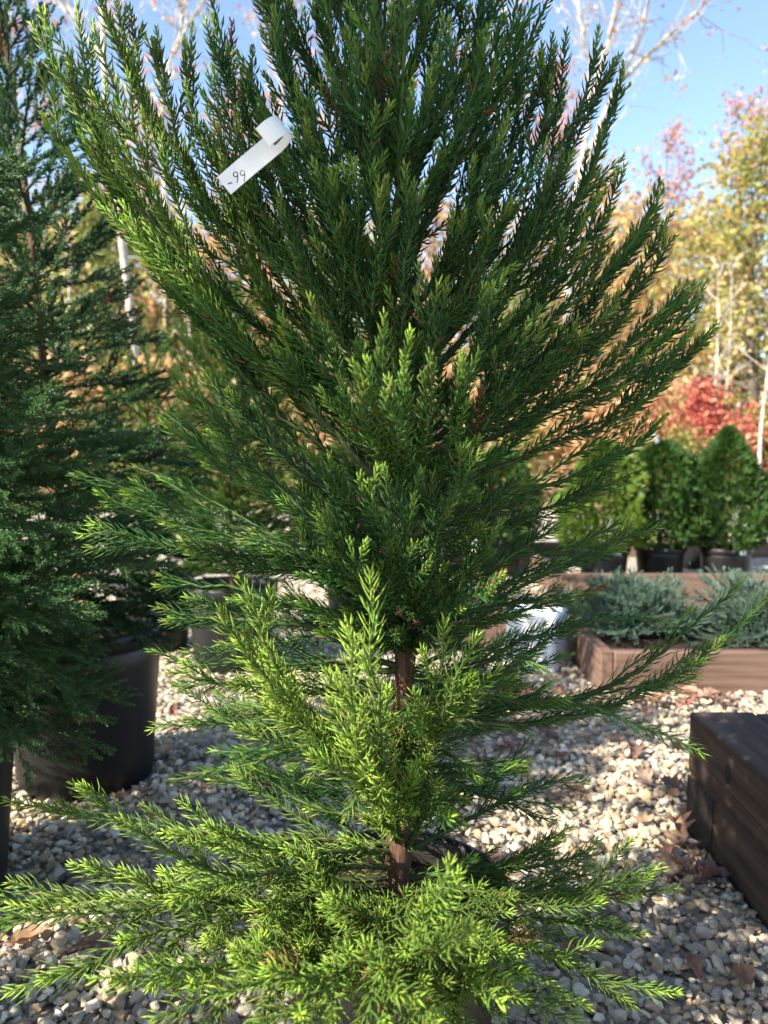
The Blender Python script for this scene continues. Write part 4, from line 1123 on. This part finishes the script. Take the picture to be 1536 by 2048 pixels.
LM = [leaf_mesh(k) for k in range(12)]
def dry_leaf(x, y, z, s, label, group):
    o = link('dry_leaf', LM[rng.integers(len(LM))], loc=(x, y, z))
    o.scale = (s, s, s); o.rotation_euler = (rng.normal(0, .25), rng.normal(0, .25), rng.uniform(0, 6.28))
    tag(o, label, 'leaf', group)
spots = [(1490, 1985), (1385, 1960), (1420, 1730), (1460, 1745), (1385, 1690), (1440, 1700), (1370, 1650), (1400, 1765), (1340, 1590), (1290, 1575), (1380, 1600), (1120, 1530), (1020, 1510), (1150, 1430), (1230, 1425), (1370, 1420), (1060, 1400), (1120, 1390), (1190, 1400), (1260, 1405), (1320, 1412), (1420, 1405), (1000, 1395), (980, 1430), (1460, 1412), (1500, 1408), (1090, 1480), (1170, 1490),
         (930, 1760), (985, 1740), (1005, 1790), (1140, 1945), (1330, 1420), (330, 1520), (345, 1440), (280, 1600), (240, 1615), (380, 1390), (420, 1400), (180, 1930), (60, 1905), (440, 1375), (1290, 1660), (1350, 1680), (1150, 1600), (1080, 1440), (1215, 1445), (1290, 1440)]
for k in range(34):
    spots.append((rng.uniform(930, 1536), rng.normal(1408, 9)))
for k in range(16):
    spots.append((rng.uniform(1330, 1440), rng.uniform(1620, 1790)))
for k in range(14):
    spots.append((rng.uniform(900, 1400), rng.uniform(1440, 1620)))
for k, (x, y) in enumerate(spots):
    p = ground_px(x, y)
    if not free(np.array([p[:2]]), 0.03)[0]:
        continue
    if y > 1500:
        lb, gr = 'curled brown fallen leaf lying on the gravel of the path', 'fallen leaves on the gravel'
    else:
        lb, gr = 'reddish-brown fallen leaf on the gravel before the timber beds', 'fallen leaves before the beds'
    dry_leaf(p[0], p[1], 0.022, rng.uniform(.042, .078), lb, gr)
for k in range(16):
    an = rng.uniform(-1.6, .8); rr = rng.uniform(.05, .16)
    dry_leaf(LA[0] + rr * math.cos(an), LA[1] + rr * math.sin(an), 0.358, rng.uniform(.06, .09), 'brown fallen leaf lying on the soil of the large scuffed pot', 'leaves in the scuffed pot')
pl = px(852, 1150, 0.965)
o = link('dry_leaf', LM[1], loc=pl); o.scale = (.05, .04, .05); o.rotation_euler = (R(80), R(85), R(20))
tag(o, 'tan dry leaf caught upright beside the reddish trunk', 'leaf')

# ------------------------------------------------------------------ white plant tag
TYd = 0.80
pA, pB = px(448, 372, TYd), px(527, 305, TYd)
ax = unit(pB - pA); wd = unit(np.cross(ax, np.array([0, 1.0, 0])) * -1); nrm = np.cross(wd, ax)
if nrm[1] > 0:
    nrm = -nrm
W = 0.0105
Lb = np.linalg.norm(pB - pA)
path = [(0, 0), (Lb * .5, .0008), (Lb, 0)]
for q in np.linspace(0, 1, 13)[1:]:
    an = -math.pi * .10 + q * math.pi * 1.25
    path.append((Lb + .0085 + .017 * math.sin(an) + .004, .015 - .015 * math.cos(an)))
path = np.array(path)
tg = thing('plant_tag', 'white plastic loop tag with black handwriting hooked on a branch of the tall conifer', 'tag', pA)
def ribbon(acc, pts, w0, w1, th=.0004):
    P = np.array([pA + ax * q[0] + nrm * q[1] for q in pts])
    T = unit(np.gradient(P, axis=0)); N = np.cross(wd, T)
    n = len(P)
    v = np.concatenate([P + wd * w0 + N * th, P + wd * w1 + N * th, P + wd * w0 - N * th, P + wd * w1 - N * th])
    f_ = []
    for i in range(n - 1):
        f_ += [(i, i + 1, n + i + 1, n + i), (2 * n + i, 3 * n + i, 3 * n + i + 1, 2 * n + i + 1), (i, 2 * n + i, 2 * n + i + 1, i + 1), (n + i, n + i + 1, 3 * n + i + 1, 3 * n + i)]
    acc.add(v, f_, (.8, .8, .8))
a = Acc()
ribbon(a, path[:4], -W, W)
ribbon(a, path[3:10], W * .22, W)
ribbon(a, path[3:10], -W, -W * .22)
ribbon(a, path[9:], -W, W)
link('tag_strip', a.mesh('tag_strip', smooth=False, origin=pA), M['label_white'], parent=tg)
a = Acc()
def stroke(pts, cx, cy, sc):
    P = np.array([pA + ax * (cx + q[0] * sc) + (-wd) * (cy + q[1] * sc) + nrm * .0009 for q in pts])
    tube(a, P, .0005, (.01, .01, .01), 4)
rot = math.atan2(ax[2], ax[0])
nine = [(math.cos(q) * .35, .45 + math.sin(q) * .4) for q in np.linspace(0, 6.28, 12)] + [(.36, .3), (.33, -.3), (.25, -.9)]
def rt(pts, an):
    return [(x * math.cos(an) - y * math.sin(an), x * math.sin(an) + y * math.cos(an)) for x, y in pts]
stroke(rt(nine, -rot), Lb * .28, -.0010, .0060); stroke(rt(nine, -rot), Lb * .40, -.0044, .0062)
stroke(rt([(-.5, 0), (.0, .05), (.5, .0)], -rot + .3), Lb * .12, -.002, .004)
link('handwriting', a.mesh('handwriting', origin=pA), M['ink'], parent=tg)
